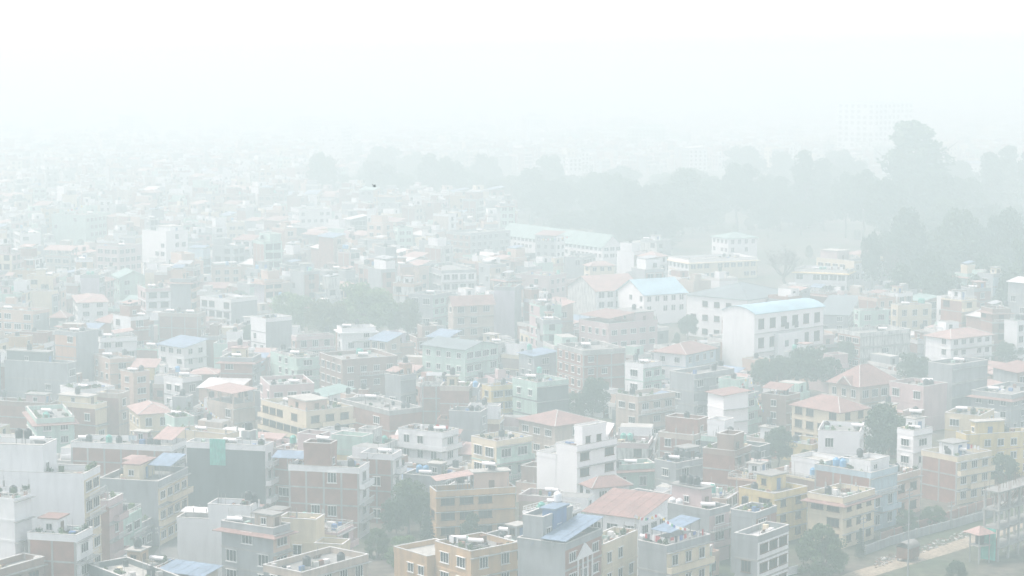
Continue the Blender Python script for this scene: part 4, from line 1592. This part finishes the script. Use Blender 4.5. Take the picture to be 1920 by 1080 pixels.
farlist = list(MASS)
r2 = random.Random(5)
for i in range(2600):
    y = 1500 + 3000 * r2.random() ** 1.3
    x = (r2.random() - .5) * y * .54
    u, v = project((x, y, 0))
    if u > 1150 and v > 300 and r2.random() < .6:
        continue
    s = House()
    s.__dict__.update(DEFH)
    setup(s, x, y, math.radians(r2.uniform(10, 80)))
    s.wR, s.wL = r2.uniform(8, 16), r2.uniform(8, 18)
    s.h = r2.choice((7, 10, 10, 13, 13, 16, 19)) * r2.uniform(.9, 1.1)
    if r2.random() < .03:
        s.h, s.wR, s.wL = r2.uniform(22, 34), r2.uniform(14, 24), r2.uniform(18, 40)
    s.L, s.R = r2.choice(('white', 'white', 'cream', 'pink', 'grey', 'beige', 'brick', 'mint')), r2.choice(('white', 'cream', 'white', 'grey', 'mint'))
    if not hs.hit(s, 1.0):
        hs.add(s)
        farlist.append(s)
city_mass('distant_houses', farlist, 3)

# ------------------------------------------------------------------ trees
def limb_tree(h, spread, seed, leafy=True):
    """trunk with limbs; returns mesh builder and the limb tips"""
    r = random.Random(seed)
    m, tips = MB(), []
    th = h * (.38 if leafy else .3)
    p = Vector((0, 0, -.3))
    k = 4
    rad = (h * .022 + .08) * (1 if leafy else 1.5)
    for i in range(k):
        q = Vector((r.uniform(-.03, .03) * h, r.uniform(-.03, .03) * h, th * (i + 1) / k))
        m.tube(p, q, rad * (1 - i * .12), rad * (1 - (i + 1) * .12), 7)
        p = q
    base = p
    for j in range(7 if leafy else 11):
        a = j * 2.4 + r.uniform(-.3, .3)
        e = Vector((math.cos(a) * spread * r.uniform(.35, .7), math.sin(a) * spread * r.uniform(.35, .7), h * r.uniform(.55, .88)))
        mid = base.lerp(e, .5) + Vector((0, 0, -.04 * h))
        m.tube(base, mid, rad * .5, rad * .32, 5)
        m.tube(mid, e, rad * .32, rad * .1, 5)
        tips.append(e)
        for _ in range(7 if not leafy else 2):
            f = mid.lerp(e, r.uniform(.2, .9)) + Vector((r.uniform(-1, 1), r.uniform(-1, 1), r.uniform(.1, 1))) * h * .14
            m.tube(mid.lerp(e, .4), f, rad * .16, rad * .05, 4)
            tips.append(f)
            if not leafy:
                for _ in range(7):
                    g = f + Vector((r.uniform(-1, 1), r.uniform(-1, 1), r.uniform(-.1, 1))) * h * .1
                    m.tube(f, g, rad * .08, rad * .035, 3)
    return m, tips


def make_tree_kind(kind, seed):
    """unit tree 10 m high"""
    r = random.Random(seed)
    c = MB()
    h = 10.0
    if kind == 'round':
        t, tips = limb_tree(h, 4.2, seed)
        pts = list(tips)
        for _ in range(58):
            a, q = r.uniform(0, 6.28), r.uniform(0, 1) ** .5
            z = r.uniform(.34, .95)
            w = math.sin(min(1, (z - .22) / .75) * math.pi) ** .6
            pts.append(Vector((math.cos(a) * 4.1 * q * w, math.sin(a) * 4.1 * q * w, h * z)))
        for p in pts:
            leafball(c, p, r.uniform(.75, 1.35), 125, .21)
    elif kind == 'tall':
        t, tips = limb_tree(h, 1.9, seed)
        t.tube((0, 0, 3.6), (r.uniform(-.3, .3), 0, 9.3), .18, .04, 5)
        for k in range(64):
            z = .2 + .8 * (k + r.random()) / 64
            w = 2.1 * (1.02 - z) ** .6 + .12
            a = r.uniform(0, 6.28)
            q = r.uniform(.2, 1) ** .6
            leafball(c, (math.cos(a) * w * q, math.sin(a) * w * q, h * z - .4), r.uniform(.4, .85), 110, .16, .75)
    elif kind == 'conifer':
        t = MB()
        t.tube((0, 0, -.3), (0, 0, 9.6), .22, .03, 7)
        for k in range(13):
            z = 1.0 + k * .68
            w = 2.5 * (1 - z / 10.3) + .15
            for j in range(9):
                a = j * .698 + k * .37
                for q in (.35, .7, 1.0):
                    leafball(c, (math.cos(a) * w * q, math.sin(a) * w * q, z - .35 * q), .30 + .12 * (1 - q), 14, .15, .45)
    elif kind == 'bush':
        t = MB()
        for j in range(5):
            a = j * 1.26
            t.tube((0, 0, -.2), (math.cos(a) * 2, math.sin(a) * 2, 6), .16, .05, 5)
        for _ in range(95):
            a, q = r.uniform(0, 6.28), r.uniform(.25, 1) ** .5
            z = r.uniform(.04, .95)
            w = math.sqrt(max(.05, 1 - ((z - .35) / .62) ** 2))
            leafball(c, (math.cos(a) * 4.4 * q * w, math.sin(a) * 4.4 * q * w, h * z), r.uniform(.7, 1.2), 130, .2)
    else:   # bare
        t, tips = limb_tree(h, 5.0, seed, False)
        return t.mesh('trunk', ['bark']), None
    return t, c


TREES = {}


def tree_meshes(kind, var, leaf):
    key = (kind, var)
    if key not in TREES:
        t, c = make_tree_kind(kind, 11 + var * 7 + len(kind))
        if c is None:
            TREES[key] = (t, None)
        else:
            TREES[key] = (t.mesh('trunk', ['bark']), c)
    t, c = TREES[key]
    if c is None:
        return t, None
    k2 = (kind, var, leaf)
    if k2 not in TREES:
        if ('first', kind, var) not in TREES:
            TREES['first', kind, var] = c.mesh('crown', [leaf])
            TREES[k2] = TREES['first', kind, var]
        else:
            me = TREES['first', kind, var].copy()
            me.materials.clear()
            me.materials.append(MATS[leaf])
            TREES[k2] = me
    return t, TREES[k2]


LOOK = {'round': 'round leafy tree', 'tall': 'tall slender tree', 'conifer': 'dark conifer', 'bush': 'dense green bush', 'bare': 'leafless branching tree'}


def tree(kind, x, y, h, w, leaf='leaf mid', label=None):
    """w: crown width in metres"""
    unit = {'round': 9.6, 'tall': 4.6, 'conifer': 5.0, 'bush': 10.6, 'bare': 10}[kind]
    var = random.randrange(3 if kind != 'conifer' else 2)
    t, c = tree_meshes(kind, var, leaf)
    nm = {'conifer': 'conifer_tree', 'bush': 'bush', 'bare': 'bare_tree'}.get(kind, 'tree')
    o = link(nm, None, None, (x, y, 0), random.uniform(0, 6.28))
    o.scale = (w / unit, w / unit, h / 10)
    link('trunk', t, o)
    if c is not None:
        link('crown', c, o)
    u, v = project((x, y, h * .7))
    if label is None:
        tone = {'leaf dark': 'dark ', 'leaf mid': 'green ', 'leaf olive': 'olive ', 'leaf bright': 'bright '}.get(leaf, '') if kind in ('round', 'tall') else ''
        label = relate(u, v, lambda q: f'{tone}{LOOK[kind]} {q}')
    tag(o, label, 'bush' if kind == 'bush' else 'tree', 'trees of the hazy town')
    return o


def tree_px(kind, u, vbase, vtop, wpx, leaf='leaf mid', label=None, dz=0):
    g = ground(u, vbase)
    sc_ = FPX / (g.y * CP + CAM_H * SP)
    return tree(kind, g.x, g.y, (vbase - vtop) / sc_, wpx / sc_, leaf, label)


for kind_, u_, vb_, vt_, w_, lf_, lab_ in PLANTED:
    tree_px(kind_, u_, vb_, vt_, w_, lf_, lab_)
BELT = [  # u, base, top, width, kind
    (598, 408, 292, 78, 'round'), (650, 402, 330, 50, 'round'), (712, 412, 306, 84, 'round'), (760, 415, 330, 60, 'round'), (800, 412, 290, 70, 'tall'), (845, 416, 300, 70, 'round'),
    (885, 418, 318, 70, 'round'), (922, 420, 340, 60, 'round'), (960, 425, 360, 60, 'round'), (1010, 425, 350, 70, 'round'), (1060, 430, 330, 60, 'round'),
    (1110, 440, 322, 80, 'round'), (1160, 455, 322, 84, 'round'), (1195, 470, 340, 80, 'round'), (1235, 470, 350, 70, 'round'), (1275, 465, 312, 80, 'round'),
    (1320, 455, 340, 70, 'round'), (1380, 450, 312, 86, 'round'), (1345, 440, 335, 60, 'tall'), (1425, 450, 330, 60, 'tall'), (1460, 455, 335, 60, 'tall'), (1512, 450, 282, 74, 'tall'),
    (1545, 440, 300, 60, 'tall'), (1590, 470, 320, 70, 'round'), (1625, 480, 320, 80, 'round'), (1660, 500, 330, 100, 'round'), (1712, 470, 232, 160, 'tall'), (1700, 475, 300, 130, 'round'), (1740, 480, 320, 120, 'round'),
    (1750, 470, 300, 80, 'tall'), (1770, 500, 375, 100, 'round'), (1805, 470, 335, 100, 'round'), (1850, 440, 290, 70, 'tall'), (1885, 420, 270, 80, 'tall'), (1925, 430, 285, 70, 'tall'),
    (1700, 545, 395, 90, 'round'), (1735, 590, 475, 80, 'round'), (1790, 555, 400, 100, 'round'), (1840, 600, 485, 100, 'round'), (1885, 550, 390, 90, 'round'), (1930, 600, 455, 90, 'round'),
    (1255, 500, 400, 70, 'round'), (1220, 500, 400, 60, 'round'), (1180, 500, 405, 70, 'round'), (1145, 480, 390, 60, 'round'), (1300, 470, 380, 60, 'round'),
    (1440, 470, 390, 50, 'round'), (1500, 465, 385, 60, 'round'), (1545, 455, 370, 60, 'round'), (1640, 560, 440, 50, 'round'), (1690, 610, 500, 80, 'round'), (1760, 615, 500, 90, 'round'),
    (1825, 625, 510, 90, 'round'), (1885, 630, 510, 90, 'round'), (1060, 470, 400, 60, 'round'), (1100, 470, 390, 70, 'round'), (1020, 440, 380, 60, 'round'),
    (690, 380, 320, 60, 'round'), (780, 380, 315, 70, 'round'), (860, 385, 310, 60, 'round'), (940, 385, 325, 70, 'round'), (1130, 390, 330, 70, 'round'), (1240, 390, 330, 70, 'round'),
    (400, 300, 270, 40, 'round'), (1790, 400, 300, 90, 'round'), (1600, 400, 300, 70, 'round'), (1880, 420, 300, 80, 'round'),
]
rt = random.Random(3)
for _ in range(24):
    u_ = rt.uniform(660, 1930)
    lo = 415 if u_ < 960 else (445 if u_ < 1250 else (430 if u_ < 1690 else 540))
    vb_ = lo - rt.uniform(0, 60)
    BELT.append((u_, vb_, vb_ - rt.uniform(70, 110), rt.uniform(60, 90), 'round'))
for _ in range(12):
    vb_ = rt.uniform(500, 565)
    BELT.append((rt.uniform(1685, 1940), vb_, vb_ - rt.uniform(95, 130), rt.uniform(80, 110), 'round'))
for u0_, u1_, v0_, v1_, k_ in ((1140, 1250, 415, 500, 14), (970, 1130, 388, 412, 10), (1250, 1530, 400, 465, 14), (1690, 1940, 450, 605, 26)):
    for _ in range(k_):
        vb_ = rt.uniform(v0_, v1_)
        BELT.append((rt.uniform(u0_, u1_), vb_, vb_ - rt.uniform(45, 80), rt.uniform(60, 95), 'bush' if rt.random() < .5 else 'round'))
for u, vb, vt, w, kind in BELT:
    if vb < 525:                          # the belt stands well back
        vb -= .16 * (vb - 320)
    tree_px(kind, u + rt.uniform(-6, 6), vb, vt + rt.uniform(-8, 6), w * rt.uniform(.9, 1.15), rt.choice(('leaf dark', 'leaf dark', 'leaf mid')))
# yards between the houses
ny = 0
for _ in range(4000):
    if ny >= 70:
        break
    y = 340 + 800 * rt.random()
    x = (rt.random() - .5) * y * .5
    s = House()
    setup(s, x - 1.3, y - 1.3, .3)
    s.wR = s.wL = 2.6
    if hs.hit(s, .5) or any(inpoly(project((x, y, 0)), q) for q in NOFILL[5:]):
        continue
    h = rt.uniform(4, 8)
    r_ = hull_mask(s, 0, h)
    if r_ is None:
        continue
    sl, m = r_
    if (m & (HD[sl] < 1e8) & (HD[sl] > y)).sum() > .3 * m.sum():
        continue
    hs.add(s)
    ny += 1
    tree(rt.choice(('round', 'round', 'bush')), x, y, h, rt.uniform(3, 5.5), rt.choice(('leaf dark', 'leaf mid', 'leaf olive')))
# trees past the city edge, one hazy mass
mb = MB()
for _ in range(150):
    y = rt.uniform(1500, 3300)
    x = rt.uniform(-.25, .27) * y
    r_ = rt.uniform(5, 11)
    for k in range(7):
        leafball(mb, (x + rt.uniform(-1, 1) * r_, y + rt.uniform(-6, 6), r_ * rt.uniform(.5, 1.5)), r_ * .55, 40, 1.3)
o = mb.build('distant_trees', 'leaf dark')
o['kind'] = 'stuff'
o['label'] = 'far-off trees dissolving in the haze'
o['category'] = 'trees'

# ------------------------------------------------------------------ ground, lane, dirt road and what stands along it
structure('ground', MB().box(-5000, 5000, -150, 9000, -.6, 0.0), 'ground')


def strip(name, line, w, z, mat):
    pts = [ground(u, v) for u, v in line]
    m = MB()
    L, R = [], []
    for i, p in enumerate(pts):
        d = (pts[min(i + 1, len(pts) - 1)] - pts[max(i - 1, 0)]).normalized()
        nrm = Vector((d.y, -d.x, 0))
        L.append(p - nrm * w / 2 + Vector((0, 0, z)))
        R.append(p + nrm * w / 2 + Vector((0, 0, z)))
    for i in range(len(pts) - 1):
        m.quad(L[i], R[i], R[i + 1], L[i + 1])
    return structure(name, m, mat)


strip('dirt_road', [(1540, 1110), (1612, 1078), (1684, 1056), (1759, 1034), (1826, 1013), (1900, 985), (1990, 955)], 4.2, .008, 'dirt road')
strip('lane', [(270, 1180), (296, 1075), (322, 1030), (350, 1000), (366, 985)], 5.0, .006, 'street')


def wall_run(name, label, line, h, t, mat, cat='wall', pier=3.0):
    root = link(name, None, None, tuple(ground(*line[0])))
    o0 = ground(*line[0])
    pts = [ground(u, v) - o0 for u, v in line]
    for i in range(len(pts) - 1):
        a, b = pts[i], pts[i + 1]
        d = b - a
        n = max(1, int(d.length / pier))
        nrm = Vector((d.y, -d.x, 0)).normalized() * t / 2
        for k in range(n):
            p, q = a + d * (k / n), a + d * ((k + 1) / n)
            e = d.normalized() * .12
            m = MB().prism([p + e - nrm, q - e - nrm, q - e + nrm, p + e + nrm], [x + Vector((0, 0, h)) for x in (p + e - nrm, q - e - nrm, q - e + nrm, p + e + nrm)])
            m.build('wall_panel', mat, root)
            m = MB().prism([p - e - nrm * 1.4, p + e - nrm * 1.4, p + e + nrm * 1.4, p - e + nrm * 1.4],
                           [x + Vector((0, 0, h + .18)) for x in (p - e - nrm * 1.4, p + e - nrm * 1.4, p + e + nrm * 1.4, p - e + nrm * 1.4)])
            m.build('pier', 'concrete', root)
    tag(root, label, cat)


wall_run('compound_wall', 'pale grey compound wall running along the dirt road', [(1622, 1040), (1668, 1023), (1718, 1008), (1787, 990), (1880, 963)], 1.5, .2, 'wall grey')
wall_run('brick_wall', 'long low brick wall behind the grey compound wall', [(1650, 1016), (1700, 1001), (1780, 975), (1860, 949), (1930, 928)], 1.6, .22, 'brick')
wall_run('whitewashed_wall', 'low whitewashed wall below the big rounded bush', [(1436, 1090), (1497, 1074)], 1.3, .2, 'wall white')

# loose rubble and boards along the road
mb = MB()
rr = random.Random(9)
LINE = [(1640, 1058), (1700, 1040), (1760, 1020), (1830, 998), (1870, 985)]
for i in range(420):
    k = rr.randrange(len(LINE) - 1)
    f = rr.random()
    u = LINE[k][0] + (LINE[k + 1][0] - LINE[k][0]) * f
    v = LINE[k][1] + (LINE[k + 1][1] - LINE[k][1]) * f + rr.uniform(-9, 7)
    g = ground(u, v)
    a, b, c = rr.uniform(.06, .4), rr.uniform(.05, .16), rr.uniform(.03, .14)
    M = Matrix.Rotation(rr.uniform(0, 3.1), 4, 'Z') @ Matrix.Rotation(rr.uniform(-.3, .3), 4, 'Y')
    bb = MB().box(-a, a, -b, b, 0, c, rr.choice((0, 0, 1, 2, 3)))
    n = len(mb.v)
    mb.v += [tuple(M @ Vector(p) + g) for p in bb.v]
    mb.f += [tuple(n + i for i in q) for q in bb.f]
    mb.m += bb.m
o = mb.build('rubble', ['rubble', 'brick', 'coping', 'frame brown'])
o['kind'] = 'stuff'
o['label'] = 'rubble and boards strewn along the dirt road'
o['category'] = 'rubble'

# roadside cabin with a rounded tin top
g = ground(1702, 1050)
root = link('roadside_cabin', None, None, tuple(g), math.radians(50))
MB().box(-1.7, 1.7, -1.2, 1.2, .5, 2.3).build('body', 'rust', root)
m = MB()
for i in range(10):
    a0, a1 = math.pi * i / 10, math.pi * (i + 1) / 10
    m.prism([(-1.8, 1.3 * math.cos(a0), 2.3 + .95 * math.sin(a0)), (1.8, 1.3 * math.cos(a0), 2.3 + .95 * math.sin(a0)), (1.8, 1.3 * math.cos(a1), 2.3 + .95 * math.sin(a1)), (-1.8, 1.3 * math.cos(a1), 2.3 + .95 * math.sin(a1))],
            [(-1.8, 1.2 * math.cos(a0), 2.3 + .87 * math.sin(a0)), (1.8, 1.2 * math.cos(a0), 2.3 + .87 * math.sin(a0)), (1.8, 1.2 * math.cos(a1), 2.3 + .87 * math.sin(a1)), (-1.8, 1.2 * math.cos(a1), 2.3 + .87 * math.sin(a1))])
m.build('tin_roof', 'rubble', root)
for sx in (-1.5, 1.5):
    for sy in (-1.0, 1.0):
        MB().box(sx - .08, sx + .08, sy - .08, sy + .08, 0, .5).build('leg', 'metal pole', root)
MB().box(-.5, .5, -1.25, -1.19, .6, 2.1).build('door', 'door brown', root)
tag(root, 'rusty roadside cabin with a rounded tin top', 'cabin')


def pole(u, vb, vt, label):
    g = ground(u, vb)
    h = (vb - vt) * (g.y * CP + CAM_H * SP) / FPX
    root = link('utility_pole', None, None, tuple(g), random.uniform(.4, 1.0))
    MB().tube((0, 0, -.3), (0, 0, h), .13, .09, 7).build('pole', 'metal pole', root)
    for z in (h - .4, h - 1.1):
        c = MB().box(-.9, .9, -.05, .05, z, z + .1).build('crossarm', 'metal pole', root)
        for x in (-.8, -.4, .4, .8):
            MB().lathe([(.001, z + .1), (.06, z + .1), (.045, z + .28), (.001, z + .3)], 6, 0, x, 0).build('insulator', 'coping', c)
    tag(root, label, 'utility pole', 'utility poles')


pole(1702, 1079, 912, 'tall utility pole in front of the roadside cabin')
pole(1783, 992, 938, 'utility pole at the compound wall below the tall brick house')
pole(1320, 1085, 992, 'utility pole before the grey laundry house')
pole(1434, 1082, 975, 'utility pole beside the low white annex')
pole(300, 1066, 985, 'utility pole in the lane beside the big grey house')
pole(1618, 1030, 968, 'utility pole beside the cream roadside house')

# concrete frame under construction at the right edge
c = at_dist(1874, 922, 336)
root = link('construction_frame', None, None, (c.x, c.y, 0), math.radians(90 - 42))
nx, nyy, sp, sy = 5, 1, 3.4, 2.6
H4 = [c.z - 9.3, c.z - 6.2, c.z - 3.1, c.z]
for z in H4:
    MB().box(-.4, nx * sp + .4, -.4, nyy * sy + .4, z - .22, z).build('floor_slab', 'roof concrete', root)
for i in range(nx + 1):
    for j in range(nyy + 1):
        z0 = 0
        for z in H4:
            MB().box(i * sp - .17, i * sp + .17, j * sy - .17, j * sy + .17, z0 - (.3 if z0 == 0 else 0), z - .22).build('column', 'concrete', root)
            z0 = z
        m = MB()
        for a in (-.1, .1):
            for b in (-.1, .1):
                m.tube((i * sp + a, j * sy + b, c.z), (i * sp + a * 1.6, j * sy + b * 1.8, c.z + 1.5), .02, .02, 4)
        m.build('rebar', 'rust', root)
rr = random.Random(8)
for j in range(34):                       # formwork poles standing on the top slab
    X, Y, z = rr.uniform(0, nx * sp), rr.uniform(0, nyy * sy), c.z
    MB().tube((X, Y, z), (X + rr.uniform(-.15, .15), Y + rr.uniform(-.15, .15), z + rr.uniform(.8, 2.2)), .035, .03, 5).build('formwork_pole', 'frame brown', root)
for k in range(2):
    for j in range(nyy):
        MB().box(-.12, .10, j * sy + .2, (j + 1) * sy - .2, (0, H4[0])[k], (H4[0] - .25, H4[1] - 1.6)[k]).build('brick_infill', 'brick', root)
rr = random.Random(4)
for j in range(26):                       # props under the fresh slab
    MB().tube((rr.uniform(0, nx * sp), rr.uniform(-.1, 2.4), H4[2]), (rr.uniform(0, nx * sp), rr.uniform(-.1, 2.4), H4[3] - .23), .04, .04, 5).build('prop', 'frame brown', root)
m = MB()
for j in range(11):
    y0, y1 = .1 + j * .25, .35 + j * .25
    x0, x1 = -.6 - .08 * (j % 2), -.6 - .08 * ((j + 1) % 2)
    m.prism([(x0, y0, .2), (x1, y1, .2), (x1 - .02, y1, .2), (x0 - .02, y0, .2)], [(x0, y0, H4[1]), (x1, y1, H4[1]), (x1 - .02, y1, H4[1]), (x0 - .02, y0, H4[1])])
m.build('safety_net', 'net green', root)
tag(root, 'unfinished concrete frame with rebar and green net at the right edge', 'construction')

# little red-roofed kiosk with a tank tower next to it
g = ground(1836, 1054)
root = link('roofed_water_stand', None, None, tuple(g), .5)
for sx in (-1, 1):
    for sy in (-1, 1):
        MB().box(sx * 1.1 - .08, sx * 1.1 + .08, sy * 1.1 - .08, sy * 1.1 + .08, -.2, 5.0).build('post', 'metal pole', root)
MB().box(-1.3, 1.3, -1.3, 1.3, 2.9, 3.05).build('platform', 'concrete', root)
MB().prism([(-1.9, -1.9, 5.0), (1.9, -1.9, 5.0), (1.9, 1.9, 5.0), (-1.9, 1.9, 5.0)], [(-.1, -.1, 6.1), (.1, -.1, 6.1), (.1, .1, 6.1), (-.1, .1, 6.1)]).build('roof', 'terracotta pale', root)
tag(root, 'open tower with small red pyramid roof beside the construction', 'water stand')
b, lid, st = tank_meshes('black', .15)
o = link('water_tank', b, None, (g.x, g.y, 3.05))
link('lid', lid, o)
o.scale = (1.2, 1.2, 1.1)
tag(o, 'black tank under the small red pyramid roof', 'water tank', 'rooftop water tanks')


# ------------------------------------------------------------------ particular trims, laundry, flags, net, the bird
def H(ref):
    return next(s for s in HEROES if s.ref == ref)


s = H('brick-red house with white pediment')
m = MB()
xc, z = s.wR * .5, s.zr - 2.2
m.prism([(xc - 2.6, -.35, z), (xc + 2.6, -.35, z), (xc, -.35, z + 2.1)], [(xc - 2.6, -.08, z), (xc + 2.6, -.08, z), (xc, -.08, z + 2.1)])
o = m.build('pediment', 'wall white', s.root)
m = MB()
for X in (xc - 2.2, xc - .75, xc + .75, xc + 2.2):
    m.lathe([(.16, z - 4.2), (.14, z)], 8, 0, X, -.26)
m.build('pilaster_row', 'wall white', o)

s = H('huge dark cement wall building')
m = MB()
for j in range(10):
    y0, y1 = s.wL * .5 + j * .3, s.wL * .5 + (j + 1) * .3
    x0, x1 = -.15 - .1 * (j % 2), -.15 - .1 * ((j + 1) % 2)
    m.prism([(x0, y0, s.h - 4), (x1, y1, s.h - 4), (x1 - .02, y1, s.h - 4), (x0 - .02, y0, s.h - 4)], [(x0, y0, s.h + .8), (x1, y1, s.h + .8), (x1 - .02, y1, s.h + .8), (x0 - .02, y0, s.h + .8)])
m.build('safety_net', 'net green', s.root)


def laundry(ref, X0, Y0, X1, Y1, n, label, cols):
    s = H(ref)
    a, b = hw(s, X0 * s.wR, Y0 * s.wL, s.zr), hw(s, X1 * s.wR, Y1 * s.wL, s.zr)
    d = b - a
    root = link('washing_line', None, None, tuple(a), math.atan2(d.y, d.x))
    L = d.length
    MB().tube((0, 0, 0), (0, 0, 1.9), .03, .03, 5).build('post', 'metal pole', root)
    MB().tube((L, 0, 0), (L, 0, 1.9), .03, .03, 5).build('post', 'metal pole', root)
    MB().tube((0, 0, 1.8), (L, 0, 1.8), .012, .012, 4).build('line', 'cloth dark', root)
    for i in range(n):
        w, h = random.uniform(.4, .8), random.uniform(.5, 1.2)
        x = .3 + (L - .8) * i / max(1, n - 1)
        m = MB()
        for k in range(4):
            x0, x1 = x + w * k / 4, x + w * (k + 1) / 4
            y0, y1 = .05 * (k % 2), .05 * ((k + 1) % 2)
            m.prism([(x0, y0, 1.8 - h), (x1, y1, 1.8 - h), (x1, y1 + .02, 1.8 - h), (x0, y0 + .02, 1.8 - h)],
                    [(x0, y0, 1.82), (x1, y1, 1.82), (x1, y1 + .02, 1.82), (x0, y0 + .02, 1.82)])
        m.build('garment', random.choice(cols), root)
    tag(root, label, 'washing line')


laundry('grey house with laundry and blue awning', .08, .95, .08, .1, 9, 'line of red and white washing on the grey laundry house', ['cloth red', 'cloth white', 'cloth red', 'cloth dark', 'cloth white'])
laundry('grey house with laundry and blue awning', .1, .06, .9, .06, 8, 'line of mixed washing under the blue awning', ['cloth white', 'cloth dark', 'cloth blue', 'cloth red', 'cloth white'])
laundry('wide brick house with red sloping shed', .5, .58, .5, .42, 5, 'pale blue and white washing on the wide brick house', ['cloth white', 'wall pale blue', 'cloth white'])
laundry('pale mint house with wraparound balconies', .5, .35, .5, .05, 4, 'red washing on the pale mint house roof', ['cloth red', 'cloth red', 'cloth white'])
laundry('ochre corner house with flat white-rimmed roof', .15, .9, .15, .55, 5, 'white and dark washing on the ochre corner house', ['cloth white', 'cloth dark', 'cloth white'])
laundry('tall brick house with yellow front', .8, .8, .8, .15, 7, 'washing on the tall brick house roof', ['cloth white', 'cloth white', 'cloth blue', 'cloth red'])


def flags(a, b, label, n=16, sag=1.2, size=.34):
    a, b = Vector(a), Vector(b)
    root = link('prayer_flag_string', None, None, tuple(a))
    d = b - a
    P = [d * (i / n) + Vector((0, 0, -4 * sag * (i / n) * (1 - i / n))) for i in range(n + 1)]
    m = MB()
    for i in range(n):
        m.tube(P[i], P[i + 1], .012, .012, 4)
    m.build('cord', 'cloth white', root)
    cols = ['cloth white', 'cloth white', 'cloth yellow', 'cloth white', 'cloth red', 'cloth white', 'cloth green', 'cloth blue']
    e = Vector((d.x, d.y, 0)).normalized() * size / 2
    nrm = Vector((-e.y, e.x, 0)).normalized() * .008
    for i in range(n):
        c = (P[i] + P[i + 1]) / 2
        lo = Vector((random.uniform(-.06, .06), random.uniform(-.06, .06), -size * 1.2))
        m = MB().prism([c - e - nrm + lo, c + e - nrm + lo, c + e + nrm + lo, c - e + nrm + lo], [c - e - nrm, c + e - nrm, c + e + nrm, c - e + nrm])
        m.build('flag', cols[i % len(cols)], root)
    tag(root, label, 'flag string', 'strings of small flags')


flags(at_dist(372, 748, 440), at_dist(436, 790, 436), 'string of small flags below the square red roof', 20)
flags(at_dist(1405, 700, 446), at_dist(1362, 738, 443), 'string of flags rising behind the white cube house', 16)
flags(at_dist(1405, 700, 446), at_dist(1432, 770, 441), 'string of flags falling right of the white cube house', 16)
flags(at_dist(1190, 965, 306), at_dist(1235, 962, 306), 'short string of flags before the wide red tin roof', 14, .6)
flags(at_dist(1235, 962, 306), at_dist(1290, 990, 303), 'string of flags crossing the blue awning', 14, .6)
flags(at_dist(120, 393, 820), at_dist(158, 383, 820), 'string of flags above the wide grey-mint block', 12, .6, .6)
flags(at_dist(1150, 512, 735), at_dist(1218, 505, 735), 'string of flags behind the blue-roofed gabled hall', 14, .5, .6)
flags(at_dist(1008, 447, 815), at_dist(1070, 442, 815), 'string of flags in front of the green-roofed hall', 14, .5, .6)

# bird in flight
p = at_dist(702, 350, 175)
root = link('bird', None, None, tuple(p), .5)
m = MB()
prof = [(-.17, .004), (-.12, .028), (-.04, .05), (.05, .045), (.1, .03), (.13, .032), (.16, .018), (.185, .003)]
seg = 8
rings = [[(x, r * math.cos(6.283 * i / seg), r * .9 * math.sin(6.283 * i / seg)) for i in range(seg)] for x, r in prof]
for q in rings:
    m.v += q
for k in range(len(rings) - 1):
    for i in range(seg):
        j = (i + 1) % seg
        m.f.append((k * seg + i, k * seg + j, (k + 1) * seg + j, (k + 1) * seg + i))
        m.m.append(0)
m.build('body', 'bird', root)
for sg in (-1, 1):
    w = MB()
    a = [(.06, sg * .03, .02), (-.07, sg * .03, .02), (-.08, sg * .14, .10), (.05, sg * .15, .11)]
    w.prism(a, [(x, y, z + .012) for x, y, z in a])
    b_ = [(.05, sg * .15, .11), (-.08, sg * .14, .10), (-.12, sg * .27, .17), (-.03, sg * .28, .18)]
    w.prism(b_, [(x, y, z + .008) for x, y, z in b_])
    w.build('wing', 'bird', root)
MB().prism([(-.15, -.02, 0), (-.15, .02, 0), (-.26, .05, .0), (-.26, -.05, .0)], [(-.15, -.02, .012), (-.15, .02, .012), (-.26, .05, .012), (-.26, -.05, .012)]).build('tail', 'bird', root)
tag(root, 'small dark bird flying against the hazy trees', 'bird')

# ------------------------------------------------------------------ haze
hz = bpy.data.materials.new('haze')
hz.use_nodes = True
hz.node_tree.nodes.clear()
pv = hz.node_tree.nodes.new('ShaderNodeVolumePrincipled')
pv.inputs['Color'].default_value = (*HAZE_COLOR, 1)
pv.inputs['Absorption Color'].default_value = (*HAZE_ABSORB, 1)
pv.inputs['Density'].default_value = HAZE_DENSITY
pv.inputs['Anisotropy'].default_value = 0.1
om = hz.node_tree.nodes.new('ShaderNodeOutputMaterial')
hz.node_tree.links.new(pv.outputs[0], om.inputs['Volume'])
try:
    hz.cycles.homogeneous_volume = True
except Exception:
    pass
MATS['haze'] = hz
o = MB().box(-5100, 5100, -250, 9100, -1.6, 92).build('haze', 'haze')
o['kind'] = 'stuff'
o['label'] = 'pale even haze hanging over the whole town'
o['category'] = 'haze'

# ------------------------------------------------------------------ report for the builder
nh = 0
for i, a in enumerate(HEROES):
    for b in HEROES[i + 1:]:
        if overlap(a, b, .3):
            nh += 1
            print('HERO OVERLAP', a.ref, '|', b.ref, round(a.d), round(b.d))
print('houses', len(HEROES), len(SINGLE), len(MASS), 'far', len(farlist), 'tanks', TANK_N, 'heaters', HEAT_N, 'plants', PLANT_N, 'objects', len(bpy.data.objects))
for s in HEROES:
    if s.vis < 12 or s.wL <= 4.01 or s.wR <= 4.01 or s.h < 3:
        print('CHECK', s.ref, 'vis', s.vis, 'wL %.1f wR %.1f h %.1f d %.0f' % (s.wL, s.wR, s.h, s.d))
